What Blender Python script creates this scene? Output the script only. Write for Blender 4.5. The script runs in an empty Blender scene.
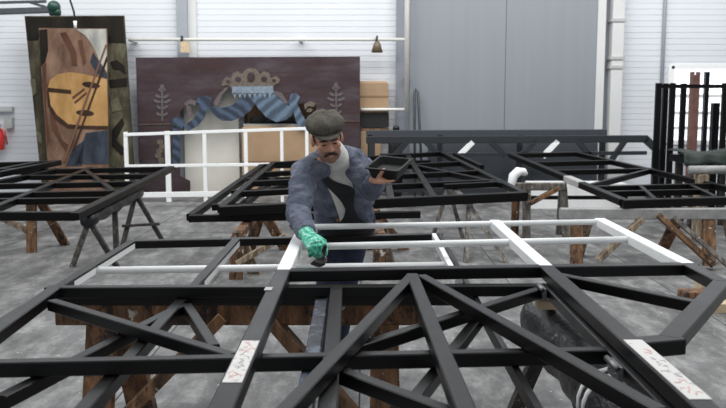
import bpy, bmesh, math, random
from mathutils import Vector as V, Matrix, noise as mnoise
random.seed(7)
SC = bpy.context.scene
COL = SC.collection
# ---------------------------------------------------------------- camera
F = 850.0; H = 1.65
PIT = math.atan(104 / F); CP, SP = math.cos(PIT), math.sin(PIT)
def ray(x, y):
    u = (x - 363) / F; v = (204 - y) / F
    return V((u, CP + SP * v, -SP + CP * v))
CAMP = V((0, 0, H))
def P(x, y, h):                       # point of the level plane z = h
    d = ray(x, y); return CAMP + d * ((h - H) / d.z)
def PY(x, y, Y):                      # point of the upright plane y = Y
    d = ray(x, y); return CAMP + d * (Y / d.y)
def S(x, y, dz=0.0, z0=.62, Y0=7.6, k=.045):   # rear work tops rise gently to the back
    d = ray(x, y); t = (z0 + dz - k * Y0 - H) / (d.z - k * d.y)
    return CAMP + d * t
cam = bpy.data.cameras.new('camera'); cam.sensor_width = 36; cam.lens = F * 36 / 726
cam.clip_end = 200
co = bpy.data.objects.new('camera', cam); COL.objects.link(co)
co.location = CAMP; co.rotation_euler = (math.pi / 2 - PIT, 0, 0)
SC.camera = co
cam.dof.use_dof = True; cam.dof.focus_distance = 4.4; cam.dof.aperture_fstop = 5.6

# ---------------------------------------------------------------- materials
def lin(c):
    def f(v):
        v /= 255.0
        return v / 12.92 if v <= .04045 else ((v + .055) / 1.055) ** 2.4
    return (f(c[0]), f(c[1]), f(c[2]), 1)
class N:
    def __init__(s, name):
        s.m = bpy.data.materials.new(name); s.m.use_nodes = True
        s.t = s.m.node_tree; s.b = s.t.nodes['Principled BSDF']
        s.tc = s.t.nodes.new('ShaderNodeTexCoord')
    def node(s, typ, **kw):
        n = s.t.nodes.new('ShaderNode' + typ)
        for k, v in kw.items():
            if k in n.inputs: n.inputs[k].default_value = v
            else: setattr(n, k, v)
        return n
    def link(s, a, b): s.t.links.new(a, b)
    def coords(s, scale=(1, 1, 1), rot=(0, 0, 0)):
        mp = s.node('Mapping'); mp.inputs['Scale'].default_value = scale; mp.inputs['Rotation'].default_value = rot
        s.link(s.tc.outputs['Object'], mp.inputs['Vector']); return mp.outputs['Vector']
    def noise(s, vec, scale, detail=4, rough=.6):
        n = s.node('TexNoise'); n.inputs['Scale'].default_value = scale
        n.inputs['Detail'].default_value = detail; n.inputs['Roughness'].default_value = rough
        s.link(vec, n.inputs['Vector']); return n.outputs['Fac']
    def ramp(s, fac, stops):
        r = s.node('ValToRGB'); e = r.color_ramp.elements
        while len(e) < len(stops): e.new(.5)
        for el, (p, c) in zip(e, stops): el.position = p; el.color = c
        s.link(fac, r.inputs['Fac']); return r.outputs['Color']
    def mix(s, fac, a, b, mode='MIX'):
        n = s.node('Mix', data_type='RGBA', blend_type=mode)
        for k, val in ((0, fac), (6, a), (7, b)):
            if hasattr(val, 'links'): s.link(val, n.inputs[k])
            else: n.inputs[k].default_value = val
        return n.outputs[2]
    def bump(s, fac, strength=.3, dist=.01):
        b = s.node('Bump'); b.inputs['Strength'].default_value = strength; b.inputs['Distance'].default_value = dist
        s.link(fac, b.inputs['Height']); s.link(b.outputs['Normal'], s.b.inputs['Normal'])
    def base(s, c):
        if hasattr(c, 'links'): s.link(c, s.b.inputs['Base Color'])
        else: s.b.inputs['Base Color'].default_value = c
    def pbr(s, rough=.6, metal=0, spec=.5):
        s.b.inputs['Roughness'].default_value = rough; s.b.inputs['Metallic'].default_value = metal
        s.b.inputs['Specular IOR Level'].default_value = spec
BW = (0, 0, 0, 1); WW = (1, 1, 1, 1)
def simple(name, c, rough=.6, metal=0, var=.12, scale=14, spec=.5, bump=0.0):
    n = N(name); v = n.coords()
    f = n.noise(v, scale)
    c = lin(c); lo = tuple(x * (1 - var) for x in c[:3]) + (1,); hi = tuple(min(1, x * (1 + var)) for x in c[:3]) + (1,)
    n.base(n.ramp(f, [(.3, lo), (.7, hi)])); n.pbr(rough, metal, spec)
    if bump: n.bump(f, bump)
    return n.m
def splat(name, wood, paint, amount=.55, scale=9, rough=.75):
    """wood with grain and smeared paint drips"""
    n = N(name); v = n.coords()
    g = n.noise(n.coords((7, 7, 1.6)), 3, 6, .7); c = n.ramp(g, [(.33, lin([x * .42 for x in wood])), (.5, lin([x * .85 for x in wood])), (.68, lin([min(255, x * 1.18) for x in wood]))])
    d = n.ramp(n.noise(n.coords((2.2, 2.2, .9)), scale, 6, .75), [(amount, BW), (amount + .06, WW)])
    c = n.mix(d, c, lin(paint))
    w = n.ramp(n.noise(v, scale * 3.1, 3), [(.66, BW), (.70, WW)])
    c = n.mix(w, c, lin((196, 190, 180)))
    n.base(c); n.pbr(rough); n.bump(g, .3, .005)
    return n.m
M = {}
def mk_black(name, c=(40, 42, 46), rough=.48, spec=.3):
    n = N(name); f = n.noise(n.coords(), 5, 5)
    a = lin(c); b = lin([x * 1.2 for x in c])
    n.base(n.ramp(f, [(.35, a), (.7, b)]))
    r = n.node('MapRange'); r.inputs['To Min'].default_value = rough - .06; r.inputs['To Max'].default_value = rough + .1
    n.link(f, r.inputs['Value']); n.link(r.outputs['Result'], n.b.inputs['Roughness'])
    n.b.inputs['Specular IOR Level'].default_value = spec
    return n.m
M['black'] = mk_black('black_satin_paint', (9, 9, 11), .33, .32)
M['black_far'] = mk_black('black_satin_paint_far', (7, 7, 8), .36, .18)
M['bluish'] = splat('worn_blue_grey_paint', (40, 46, 58), (96, 108, 128), .5, 7, .5)
M['white'] = simple('white_primer', (238, 240, 241), .5, var=.04)
M['whitewall'] = simple('white_cladding', (214, 218, 224), .55, var=.03, scale=.7)
M['whitetrim'] = simple('off_white_trim', (206, 208, 208), .55, var=.04, scale=2)
M['greytrim'] = simple('grey_steel_column', (150, 156, 164), .5, var=.06, scale=3)
M['lilac'] = simple('lilac_grey_column', (138, 142, 152), .5, var=.06, scale=3)
M['pipe'] = simple('white_pipe_paint', (220, 220, 216), .4, var=.05)
M['steel'] = simple('dull_steel', (120, 122, 124), .4, .7, .2, 20)
M['darksteel'] = simple('dark_painted_steel', (74, 78, 82), .5, .2, .2, 20)
M['gunmetal'] = simple('gunmetal_paint', (40, 43, 48), .4, var=.15)
M['gunmetal_sheen'] = simple('gunmetal_painted_sheen', (62, 66, 72), .4, var=.1)  # paler base colour paints in the reflection on the top chord
M['sheetgrey'] = simple('slate_grey_sheet', (74, 79, 86), .5, var=.12, scale=3)
M['grimy'] = splat('grimy_steel_leg', (66, 62, 58), (34, 34, 36), .5, 12, .6)
M['horse'] = splat('rust_brown_trestle', (134, 96, 68), (44, 36, 32), .52, 4)
M['horsepale'] = splat('pale_paint_spattered_timber', (168, 150, 128), (104, 84, 66), .52, 8)
M['horsemid'] = splat('mid_brown_timber', (140, 104, 74), (60, 48, 42), .54, 5)
M['horsegrey'] = splat('grey_weathered_timber', (124, 118, 112), (66, 62, 60), .54, 7)
M['greywrap'] = simple('grey_wrapped_beam', (150, 150, 150), .5, var=.25, scale=9)
M['woodpale'] = simple('pale_timber', (196, 176, 146), .7, var=.15, scale=16)
M['card'] = simple('cardboard', (160, 134, 106), .8, var=.1, scale=4)
M['card2'] = simple('dark_cardboard', (128, 102, 78), .8, var=.12, scale=4)
M['sheet'] = simple('pale_grey_sheet', (202, 200, 192), .7, var=.08, scale=2)
M['darkrubber'] = simple('dark_rubber', (24, 24, 26), .5, var=.2)
M['green'] = simple('green_tarpaulin', (20, 38, 31), .6, var=.35, scale=12)
M['greenlamp'] = simple('green_valve', (20, 62, 52), .4)
M['red'] = simple('red_paint', (214, 54, 52), .45)
M['boxgrey'] = simple('grey_switch_box', (176, 178, 178), .5)
M['plastic_tray'] = simple('black_plastic', (24, 25, 26), .6, var=.2, spec=.3)
M['skin'] = simple('skin', (196, 146, 122), .55, var=.07, scale=30)
M['hair'] = simple('dark_hair', (48, 40, 36), .7, var=.3, scale=60)
M['stubble'] = simple('stubble_skin', (142, 108, 94), .7, var=.2, scale=120)
M['shirt'] = simple('white_shirt_cloth', (214, 214, 210), .85, var=.08, scale=30)
M['scarf'] = simple('dark_bib_cloth', (34, 36, 40), .85, var=.25, scale=30)
M['trouser'] = simple('navy_work_trousers', (34, 40, 62), .85, var=.2, scale=20)
M['boot'] = simple('black_leather', (28, 26, 25), .55)
M['knife'] = simple('brush_bristle', (70, 62, 56), .8, var=.3, scale=80)
def m_floor():
    n = N('worn_grey_floor'); v = n.coords()
    big = n.noise(n.coords((1, .6, 1)), .9, 7, .68); c = n.ramp(big, [(.34, lin((78, 78, 79))), (.5, lin((116, 117, 118))), (.66, lin((150, 151, 152)))])
    sm = n.noise(n.coords((1, .4, 1)), 5.5, 8, .75)
    c = n.mix(.55, c, n.ramp(sm, [(.36, lin((62, 62, 63))), (.5, lin((114, 114, 114))), (.64, lin((172, 172, 172)))]))
    st = n.ramp(n.noise(n.coords((.5, 1.6, 1), (0, 0, .5)), 1.1, 5, .6), [(.56, BW), (.66, WW)])
    c = n.mix(n.mix(.6, BW, st), c, lin((70, 70, 72)))
    sp = n.ramp(n.noise(v, 17, 4, .65), [(.655, BW), (.69, WW)])
    c = n.mix(sp, c, lin((176, 176, 174)))
    br = n.node('TexBrick', offset=.5); br.inputs['Scale'].default_value = 1
    br.inputs['Brick Width'].default_value = 40; br.inputs['Row Height'].default_value = 1.35
    br.inputs['Mortar Size'].default_value = .006; br.inputs['Mortar Smooth'].default_value = .3
    br.inputs['Color1'].default_value = BW; br.inputs['Color2'].default_value = BW; br.inputs['Mortar'].default_value = WW
    mp = n.node('Mapping'); mp.inputs['Rotation'].default_value = (0, 0, math.radians(90)); mp.inputs['Location'].default_value = (.3, .02, 0)
    n.link(n.tc.outputs['Object'], mp.inputs['Vector']); n.link(mp.outputs['Vector'], br.inputs['Vector'])
    c = n.mix(br.outputs['Color'], c, lin((34, 34, 35)))
    n.base(c); n.pbr(.66, 0, .3); n.bump(sm, .12, .004)
    return n.m
M['floor'] = m_floor()
def m_door():
    n = N('grey_door_sheet'); f = n.noise(n.coords((5, 5, .2)), 1.5, 3)
    n.base(n.ramp(f, [(.3, lin((132, 138, 145))), (.7, lin((136, 142, 149)))])); n.pbr(.5); return n.m
M['door'] = m_door()
def m_board():
    n = N('dark_plum_scenery_paint'); v = n.coords()
    f = n.noise(n.coords((1, 1, 3)), 1.3, 6, .65)
    c = n.ramp(f, [(.3, lin((56, 44, 46))), (.52, lin((70, 60, 64))), (.72, lin((86, 78, 84)))])
    r = n.ramp(n.noise(n.coords((.4, 1, 5)), 2.0, 5), [(.5, BW), (.68, WW)])
    c = n.mix(r, c, lin((66, 48, 48)))
    s = n.ramp(n.noise(v, 12, 4), [(.70, BW), (.74, WW)])
    c = n.mix(s, c, lin((104, 98, 100)))
    n.base(c); n.pbr(.7, 0, .12); return n.m
M['board'] = m_board()
def m_drape(name, a, b, rot):
    n = N(name); w = n.node('TexWave'); w.inputs['Scale'].default_value = 2.0; w.inputs['Distortion'].default_value = 6.0
    w.inputs['Detail'].default_value = 3
    n.link(n.coords((1, 1, 1), (0, math.radians(rot), 0)), w.inputs['Vector'])
    n.base(n.ramp(w.outputs['Fac'], [(.2, lin(a)), (.6, lin(b)), (.95, lin([min(255, x * 1.18) for x in b]))])); n.pbr(.7); return n.m
M['drapeL'] = m_drape('painted_blue_drape', (38, 47, 62), (56, 70, 90), 50)
M['drapeR'] = m_drape('painted_blue_drape_pale', (60, 74, 90), (80, 97, 115), -50)
M['gold'] = simple('painted_tarnished_gold', (98, 88, 79), .6, var=.35, scale=22)
M['silver'] = simple('painted_grey_ornament', (92, 84, 86), .6, var=.3, scale=22)
M['fringe'] = simple('painted_pale_fringe', (120, 134, 148), .6, var=.3, scale=26)
def m_paint(name, a, b, c3, sc, rot=0):
    n = N(name); f = n.noise(n.coords((1.6, 1, .6), (0, math.radians(rot), 0)), sc, 5, .65)
    n.base(n.ramp(f, [(.3, lin(a)), (.5, lin(b)), (.72, lin(c3))])); n.pbr(.7, 0, .12); return n.m
M['p_ground'] = m_paint('painted_dark_olive_ground', (44, 40, 34), (64, 60, 48), (104, 100, 82), 3)
M['p_black'] = m_paint('painted_black_brown', (18, 16, 14), (28, 25, 21), (40, 36, 30), 2)
M['p_cloak'] = m_paint('painted_brown_cloak', (78, 58, 50), (112, 88, 74), (138, 112, 96), 2.4, 25)
M['p_cloakd'] = m_paint('painted_brown_fold', (66, 44, 38), (84, 58, 46), (100, 72, 58), 3, 25)
M['p_sleeve'] = m_paint('painted_grey_sleeve', (128, 130, 128), (160, 160, 154), (184, 182, 172), 3)
M['p_gourd'] = m_paint('painted_yellow_wood', (140, 108, 66), (166, 130, 84), (186, 150, 104), 2)
M['p_dark'] = m_paint('painted_dark_strip', (40, 30, 26), (54, 40, 32), (66, 48, 38), 4)
M['p_blue'] = m_paint('painted_slate_cloth', (34, 38, 46), (50, 56, 66), (70, 76, 86), 3)
M['p_leaf'] = simple('painted_leaf_olive', (92, 88, 72), .7, var=.3, spec=.1)
M['p_bow'] = simple('painted_bow_brown', (98, 64, 48), .55)
def m_denim():
    n = N('faded_blue_grey_jacket'); v = n.coords()
    f = n.noise(v, 9, 6, .7)
    c = n.ramp(f, [(.28, lin((70, 75, 90))), (.5, lin((98, 104, 120))), (.75, lin((134, 138, 150)))])
    n.base(c); n.pbr(.85, 0, .2)
    w = n.noise(n.coords((1, 1, 3)), 11, 3)
    n.bump(w, .55, .02); return n.m
M['jacket'] = m_denim()
M['capcloth'] = simple('grey_brown_tweed', (88, 85, 78), .9, var=.25, scale=70, spec=.2, bump=.2)
def m_glove():
    n = N('teal_knit_glove'); f = n.noise(n.coords(), 55, 4, .7)
    n.base(n.ramp(f, [(.38, lin((26, 128, 104))), (.5, lin((64, 182, 152))), (.66, lin((186, 232, 218)))])); n.pbr(.7); n.bump(f, .3, .004); return n.m
M['glove'] = m_glove()
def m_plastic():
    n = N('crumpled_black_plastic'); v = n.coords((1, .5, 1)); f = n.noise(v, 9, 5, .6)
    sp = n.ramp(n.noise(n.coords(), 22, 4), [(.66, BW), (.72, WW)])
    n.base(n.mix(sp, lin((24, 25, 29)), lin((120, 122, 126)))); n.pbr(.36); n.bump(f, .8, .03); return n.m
M['plastic'] = m_plastic()
def m_label():
    n = N('white_paper_label'); v = n.coords()
    f = n.ramp(n.noise(n.coords((1, 1, 1)), 34, 2), [(.60, BW), (.66, WW)])
    n.base(n.mix(f, lin((214, 213, 211)), lin((184, 178, 178)))); n.pbr(.7); return n.m
M['label'] = m_label()
M['redink'] = simple('red_ink', (216, 156, 150), .7)
M['greyink'] = simple('grey_ink', (160, 160, 162), .7)
def emis(name, c, st):
    n = N(name); n.base(lin(c)); n.b.inputs['Emission Color'].default_value = lin(c); n.b.inputs['Emission Strength'].default_value = st; return n.m
M['daylight'] = emis('daylit_glazing', (244, 248, 255), 1.0)
M['redbrown'] = simple('red_brown_timber', (106, 74, 66), .6, var=.3, scale=8)
M['tape'] = simple('silver_tape', (176, 176, 176), .4, var=.1)
M['bronze'] = simple('bronze_fitting', (110, 96, 78), .5, .3)

# ---------------------------------------------------------------- mesh builder
class MB:
    def __init__(s): s.v = []; s.f = []; s.mi = []; s.sm = []
    def add(s, vs, fs, mi=0, smooth=False):
        o = len(s.v); s.v += [V(p) for p in vs]
        for f in fs: s.f.append([i + o for i in f]); s.mi.append(mi); s.sm.append(smooth)
    def rings(s, rings, mi=0, smooth=True, cap=True):
        n = len(rings[0]); vs = [p for r in rings for p in r]; fs = []
        for a in range(len(rings) - 1):
            for i in range(n):
                j = (i + 1) % n
                fs.append([a * n + i, a * n + j, (a + 1) * n + j, (a + 1) * n + i])
        if cap: fs.append(list(range(n - 1, -1, -1))); k = (len(rings) - 1) * n; fs.append(list(range(k, k + n)))
        s.add(vs, fs, mi, smooth)
    def beam(s, a, b, w, h, mi=0, up=(0, 0, 1), ch=None, ext=0.0):
        """bar from a to b: a and b lie on the middle of its TOP face"""
        a, b = V(a), V(b); d = (b - a).normalized(); up = V(up)
        sd = d.cross(up)
        if sd.length < 1e-4: sd = d.cross(V((0, 1, 0)))
        sd.normalize(); u = sd.cross(d).normalized()
        a = a - d * ext; b = b + d * ext
        c = min(w, h) * .08 if ch is None else ch
        prof = [(-w/2 + c, 0), (-w/2, -c), (-w/2, -h + c), (-w/2 + c, -h), (w/2 - c, -h), (w/2, -h + c), (w/2, -c), (w/2 - c, 0)]
        s.rings([[q + sd * x + u * z for x, z in prof] for q in (a, b)], mi, False)
    def tube(s, pts, r, n=10, mi=0, smooth=True):
        pts = [V(p) for p in pts]; rs = r if isinstance(r, (list, tuple)) else [r] * len(pts)
        out = []; ref = None
        for i, p in enumerate(pts):
            d = (pts[min(i + 1, len(pts) - 1)] - pts[max(i - 1, 0)]).normalized()
            if ref is None: ref = d.orthogonal().normalized()
            x = (ref - d * ref.dot(d)).normalized(); ref = x; y = d.cross(x)
            out.append([p + (x * math.cos(t) + y * math.sin(t)) * rs[i] for t in [2 * math.pi * k / n for k in range(n)]])
        s.rings(out, mi, smooth)
    def box(s, lo, hi, mi=0):
        lo, hi = V(lo), V(hi)
        c = (lo + hi) / 2
        s.beam((c.x, lo.y, hi.z), (c.x, hi.y, hi.z), hi.x - lo.x, hi.z - lo.z, mi, ch=min(hi - lo) * .06)
    def prism(s, pts, off, mi=0):
        """polygon (3D points) swept by off"""
        n = len(pts); a = [V(p) for p in pts]; o = V(off); b = [p + o for p in a]
        fs = [list(range(n - 1, -1, -1)), list(range(n, 2 * n))] + [[i, (i + 1) % n, n + (i + 1) % n, n + i] for i in range(n)]
        s.add(a + b, fs, mi)
    def ell(s, c, r, n=16, m=10, mi=0, rot=None):
        c = V(c); out = []
        for i in range(1, m):
            t = math.pi * i / m
            out.append([V((math.sin(t) * math.cos(2 * math.pi * k / n) * r[0], math.sin(t) * math.sin(2 * math.pi * k / n) * r[1], -math.cos(t) * r[2])) for k in range(n)])
        if rot: out = [[rot @ p for p in rr] for rr in out]
        s.rings([[c + p for p in rr] for rr in out], mi, True)
    def loft(s, secs, n=16, mi=0, xref=(1, 0, 0)):
        """secs: (centre, rx, ry): ellipses across the path, rx along xref"""
        cs = [V(c) for c, _, _ in secs]; out = []; xr = V(xref)
        for i, (c, rx, ry) in enumerate(secs):
            d = (cs[min(i + 1, len(cs) - 1)] - cs[max(i - 1, 0)]).normalized()
            x = xr - d * xr.dot(d)
            if x.length < .05: x = d.orthogonal()
            x.normalize(); y = d.cross(x).normalized()
            out.append([cs[i] + x * math.cos(t) * rx + y * math.sin(t) * ry for t in [2 * math.pi * k / n for k in range(n)]])
        s.rings(out, mi, True)
    def build(s, name, mats, parent=None, **props):
        if not isinstance(mats, (list, tuple)): mats = [mats]
        off = V((0, 0, 0)); q = parent
        while q is not None: off += q.location; q = q.parent
        base = V((0, 0, 0))
        me = bpy.data.meshes.new(name)
        me.from_pydata([p - off for p in s.v], [], s.f)
        for m in mats: me.materials.append(m)
        for p, mi, sm in zip(me.polygons, s.mi, s.sm): p.material_index = mi; p.use_smooth = sm
        bm = bmesh.new(); bm.from_mesh(me); bmesh.ops.recalc_face_normals(bm, faces=bm.faces); bm.to_mesh(me); bm.free()
        me.update()
        o = bpy.data.objects.new(name, me); COL.objects.link(o)
        if parent is not None: o.parent = parent
        for k, v in props.items(): o[k] = v
        return o
def thing(name, label, cat, loc, group=None):
    o = bpy.data.objects.new(name, None); COL.objects.link(o); o.location = V(loc)
    o.empty_display_size = .1
    o['label'] = label; o['category'] = cat
    if group: o['group'] = group
    return o
def tag(o, label, cat, group=None):
    o['label'] = label; o['category'] = cat
    if group: o['group'] = group
    return o
def part(fn, name, mats, parent, **props):
    m = MB(); fn(m); return m.build(name, mats, parent, **props)

# ---------------------------------------------------------------- the setting
WY = 15.0
def struct(m, name, mats, parent=None):
    return m.build(name, mats, parent, **({'kind': 'structure'} if parent is None else {}))
m = MB(); m.add([(-11, -3, 0), (11, -3, 0), (11, WY + .3, 0), (-11, WY + .3, 0), (-11, -3, -.1), (11, -3, -.1), (11, WY + .3, -.1), (-11, WY + .3, -.1)],
                [[0, 1, 2, 3], [7, 6, 5, 4], [0, 4, 5, 1], [1, 5, 6, 2], [2, 6, 7, 3], [3, 7, 4, 0]])
struct(m, 'floor', M['floor'])
# cladding: horizontal profiled sheet, one real profile
WB = PY(668, 143, WY); WT = PY(790, 66, WY)     # window opening
def clad(m, x0, x1, z0, z1):
    prof = []; z = z0; pitch = .1
    prof = [(0, z0)]; k = math.ceil(z0 / pitch)
    while k * pitch < z1 - .03:
        zz = k * pitch
        if zz > z0 + .001: prof += [(0, zz), (.008, zz + .003), (.008, zz + .010), (0, zz + .014)]
        k += 1
    prof.append((0, z1))
    n = len(prof); vs = []
    for x in (x0, x1): vs += [(x, WY + d, z) for d, z in prof]
    fs = [[i, n + i, n + i + 1, i + 1] for i in range(n - 1)]
    vs += [(x0, WY + .25, z0), (x1, WY + .25, z0), (x0, WY + .25, z1), (x1, WY + .25, z1)]
    b = 2 * n; fs += [[b, b + 2, b + 3, b + 1], [0, b, b + 1, n], [n - 1, 2 * n - 1, b + 3, b + 2]]
    m.add(vs, fs)
m = MB()
clad(m, -11, WB.x, 0, 6.5); clad(m, WB.x, 11, 0, WB.z); clad(m, WB.x, 11, WT.z, 6.5); clad(m, WT.x, 11, WB.z, WT.z)
struct(m, 'wall_back', M['whitewall'])
def uprt(name, x0, x1, y, mat, d=.12, z0=0, z1=6.5, off=0):
    a = PY(x0, y, WY - d).x; b = PY(x1, y, WY - d).x
    m = MB(); m.box((a, WY - d - off, z0), (b, WY - off - .001, z1)); return struct(m, name, mat)
uprt('trim_1', 177.5, 188, 60, M['greytrim'], .14)
uprt('trim_2', 188.5, 197, 60, M['whitetrim'], .05)
uprt('trim_3', 396, 411, 90, M['lilac'], .10)
uprt('trim_4', 595, 603, 110, M['whitetrim'], .20)
uprt('trim_5', 603.5, 609, 60, M['lilac'], .06)
# grey sliding door
d = thing('door_1', '', '', (2.4, WY - .18, 0)); del d['label']; del d['category']; d['kind'] = 'structure'
xa = PY(410, 60, WY - .18).x; xm = PY(505.5, 60, WY - .18).x; xb = PY(597, 60, WY - .18).x
for a, b in ((xa, xm - .004), (xm + .004, xb)):
    m = MB(); m.box((a, WY - .18, 0.02), (b, WY - .1, 5.2)); m.build('door_leaf', M['door'], d)
m = MB(); m.box((xa, WY - .2, 0.0), (xb, WY - .182, .35)); m.build('kick_plate', M['steel'], d)
# window at the right
w = thing('window_1', '', '', ((WB.x + WT.x) / 2, WY, WB.z)); del w['label']; del w['category']; w['kind'] = 'structure'
m = MB()
for a, b in (((WB.x, WY - .03, WB.z - .03), (WT.x, WY + .06, WB.z + .05)), ((WB.x, WY - .03, WT.z - .05), (WT.x, WY + .06, WT.z + .03)),
             ((WB.x - .05, WY - .03, WB.z), (WB.x + .05, WY + .06, WT.z)), ((WT.x - .05, WY - .03, WB.z), (WT.x + .05, WY + .06, WT.z))):
    m.box(a, b)
m.build('window_frame', M['white'], w)
m = MB(); m.box((WB.x, WY + .08, WB.z), (WT.x, WY + .1, WT.z)); m.build('window_pane', M['daylight'], w)
for yy in (96, 113, 128):
    z = PY(700, yy, WY).z
    m = MB(); m.box((WB.x, WY - .02, z - .03), (WT.x, WY + .05, z + .03)); m.build('glazing_bar', M['white'], w)

# drain pipe and thin conduit at the right
t = thing('drain_pipe', 'pale grey boxed drain pipe with collars running up beside grey door', 'pipe', PY(618, 60, WY - .25) * V((1, 1, 0)) if False else (PY(617, 60, WY - .2).x, WY - .2, 0))
x0, x1 = PY(611.5, 60, WY - .26).x, PY(623, 60, WY - .26).x
m = MB(); m.box((x0, WY - .26, 0), (x1, WY - .06, 6.5)); m.build('pipe_shaft', M['whitetrim'], t)
for yy in (20, 58, 67):
    z = PY(617, yy, WY - .28).z
    m = MB(); m.box((x0 - .03, WY - .28, z - .025), (x1 + .03, WY - .03, z + .025)); m.build('collar', M['boxgrey'], t)
m = MB(); xx = PY(664, 30, WY - .03).x; m.tube([(xx, WY - .03, 0), (xx, WY - .03, 6.4)], .03)
tag(m.build('conduit', M['greytrim']), 'thin grey conduit running straight up white cladding left of the window', 'pipe')
# horizontal feed pipe with drops
t = thing('pipe_rail', 'white pipe rail running level across the cladding with a right-hand drop beside the grey door', 'pipe', (0, WY - .2, 0))
YP = WY - .37
a, b = PY(129, 39.5, YP), PY(407, 37.5, YP); b.z = a.z
m = MB(); m.tube([a, b], .028); m.build('upper_pipe', M['pipe'], t)
a2, b2 = PY(361, 109.5, YP), PY(406.5, 109, YP); b2.z = a2.z
m = MB(); m.tube([a2, b2], .026); m.build('lower_pipe', M['pipe'], t)
m = MB(); m.tube([(b.x, YP, b2.z - .03), (b.x, YP, 6.4)], .045); m.build('riser_pipe', M['pipe'], t)
for xx in (PY(130, 39, YP).x, PY(300, 39, YP).x):
    m = MB(); m.box((xx - .03, YP, a.z - .03), (xx + .03, WY, a.z + .03)); m.build('wall_bracket', M['pipe'], t)
m = MB(); m.box((b.x - .04, YP, b2.z + .5), (b.x + .04, WY - .1, b2.z + .56)); m.build('wall_bracket', M['steel'], t)
for px, lab in ((182.5, 'small beige tag on a hook hanging from the pipe at the grey column'), (377, 'small bronze bell-shaped fitting hanging from the pipe above the cardboard')):
    q = PY(px, 39, YP)
    t = thing('hanging_tag', lab, 'tag', (q.x, YP, a.z - .3), 'fittings hanging on the pipe')
    m = MB(); m.tube([(q.x, YP, a.z + .03), (q.x, YP - .05, a.z + .05), (q.x - .01, YP - .06, a.z - .06)], .018); m.build('hook', M['darkrubber'], t)
    m = MB()
    if px < 300: m.box((q.x - .02, YP - .08, a.z - .22), (q.x + .13, YP - .05, a.z - .04)); m.build('tag_plate', M['woodpale'], t)
    else: m.tube([(q.x, YP - .06, a.z - .03), (q.x, YP - .06, a.z - .08), (q.x, YP - .06, a.z - .22)], [.03, .06, .1], 14); m.build('bell', M['bronze'], t)

# ---------------------------------------------------------------- left wall: arm, cable, switch box, red bottle
t = thing('jib_arm', 'grey steel jib arm with green joint reaching in at the top left', 'hoist arm', PY(20, 8, 13.5))
a, b = PY(-60, 10.5, 13.5), PY(52, 7, 13.5)
m = MB(); m.beam(a, b, .1, .09); m.build('arm_tube', M['darksteel'], t)
m = MB(); m.beam(PY(-60, 3, 13.5), PY(46, 0, 13.5), .05, .04); m.beam(PY(30, 1, 13.5), PY(50, 7, 13.5), .04, .04); m.build('stay_rod', M['darksteel'], t)
m = MB(); q = PY(-60, 8, 13.5); m.box((q.x - .12, 13.44, 0), (q.x + .02, 13.6, q.z + .3)); m.build('arm_post', M['steel'], t)
m = MB(); m.ell(PY(54, 7, 13.5), (.1, .1, .1)); m.tube([PY(50, 12, 13.5), PY(60, 12, 13.5)], .06); m.build('green_joint', M['greenlamp'], t)
m = MB(); m.tube([PY(67, -40, 14), PY(70, 0, 14), PY(74, 12, 14), PY(75, 24, 14)], .016); 
t = thing('hanging_cable', 'dark cable with a pale clip hanging over the violin painting', 'cable', PY(75, 27, 14))
m.build('cable', M['darkrubber'], t)
m = MB(); m.tube([PY(75, 21, 14), PY(75.4, 28, 14)], [.03, .022]); m.build('clip', M['white'], t)
t = thing('switch_box', 'grey electrical switch box with a conduit on the white wall at far left', 'switch box', PY(10, 122, WY - .08))
q = PY(10, 122, WY - .1)
m = MB(); m.box((PY(7, 122, WY).x, WY - .12, PY(10, 128, WY).z), (PY(14.5, 122, WY).x, WY, PY(10, 117, WY).z)); m.build('box_body', M['boxgrey'], t)
m = MB(); m.box((PY(-30, 122, WY).x, WY - .1, PY(10, 111.5, WY).z), (PY(15, 122, WY).x, WY, PY(10, 106.5, WY).z)); m.build('cable_duct', M['boxgrey'], t)
t = thing('fire_extinguisher', 'red fire extinguisher on the white wall at the left picture edge', 'extinguisher', PY(-1, 152, WY - .15))
q = PY(-1, 140, WY - .15)
zt, zb = PY(0, 130, WY - .15).z, PY(0, 150, WY - .15).z
m = MB(); m.tube([(q.x, q.y, zb), (q.x, q.y, zb + .02), (q.x, q.y, zt - .06), (q.x, q.y, zt), (q.x, q.y, zt + .03)], [.06, .085, .085, .05, .025], 16); m.build('bottle', M['red'], t)
m = MB(); m.tube([(q.x, q.y, zt + .02), (q.x, q.y, zt + .1)], .03); m.box((q.x - .02, q.y - .1, zt + .07), (q.x + .02, q.y + .05, zt + .1)); m.build('valve', M['darkrubber'], t)
m = MB(); m.tube([(q.x, q.y - .05, zt + .05), (q.x + .13, q.y - .05, zt - .02), (q.x + .15, q.y - .02, zb + .1)], .014); m.build('hose', M['red'], t)
m = MB(); m.box((q.x - .05, q.y + .07, zb + .1), (q.x + .05, WY, zb + .25)); m.build('wall_hook', M['steel'], t)

# ---------------------------------------------------------------- painted scenery
def lean(px, py, y0, k):     # point on a flat leaning back: y = y0 + k*z
    d = ray(px, py); t = (y0 + k * H) / (d.y - k * d.z); return CAMP + d * t
def slab(m, pts, y0, k, th=.03, mi=0, front=0.0):
    m.prism([lean(x, y, y0 - front, k) for x, y in pts], (0, th, 0), mi)
def bottom(px0, px1, y0, k):     # floor contact pixel rows
    return 100 + 850 * H / y0
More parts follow.
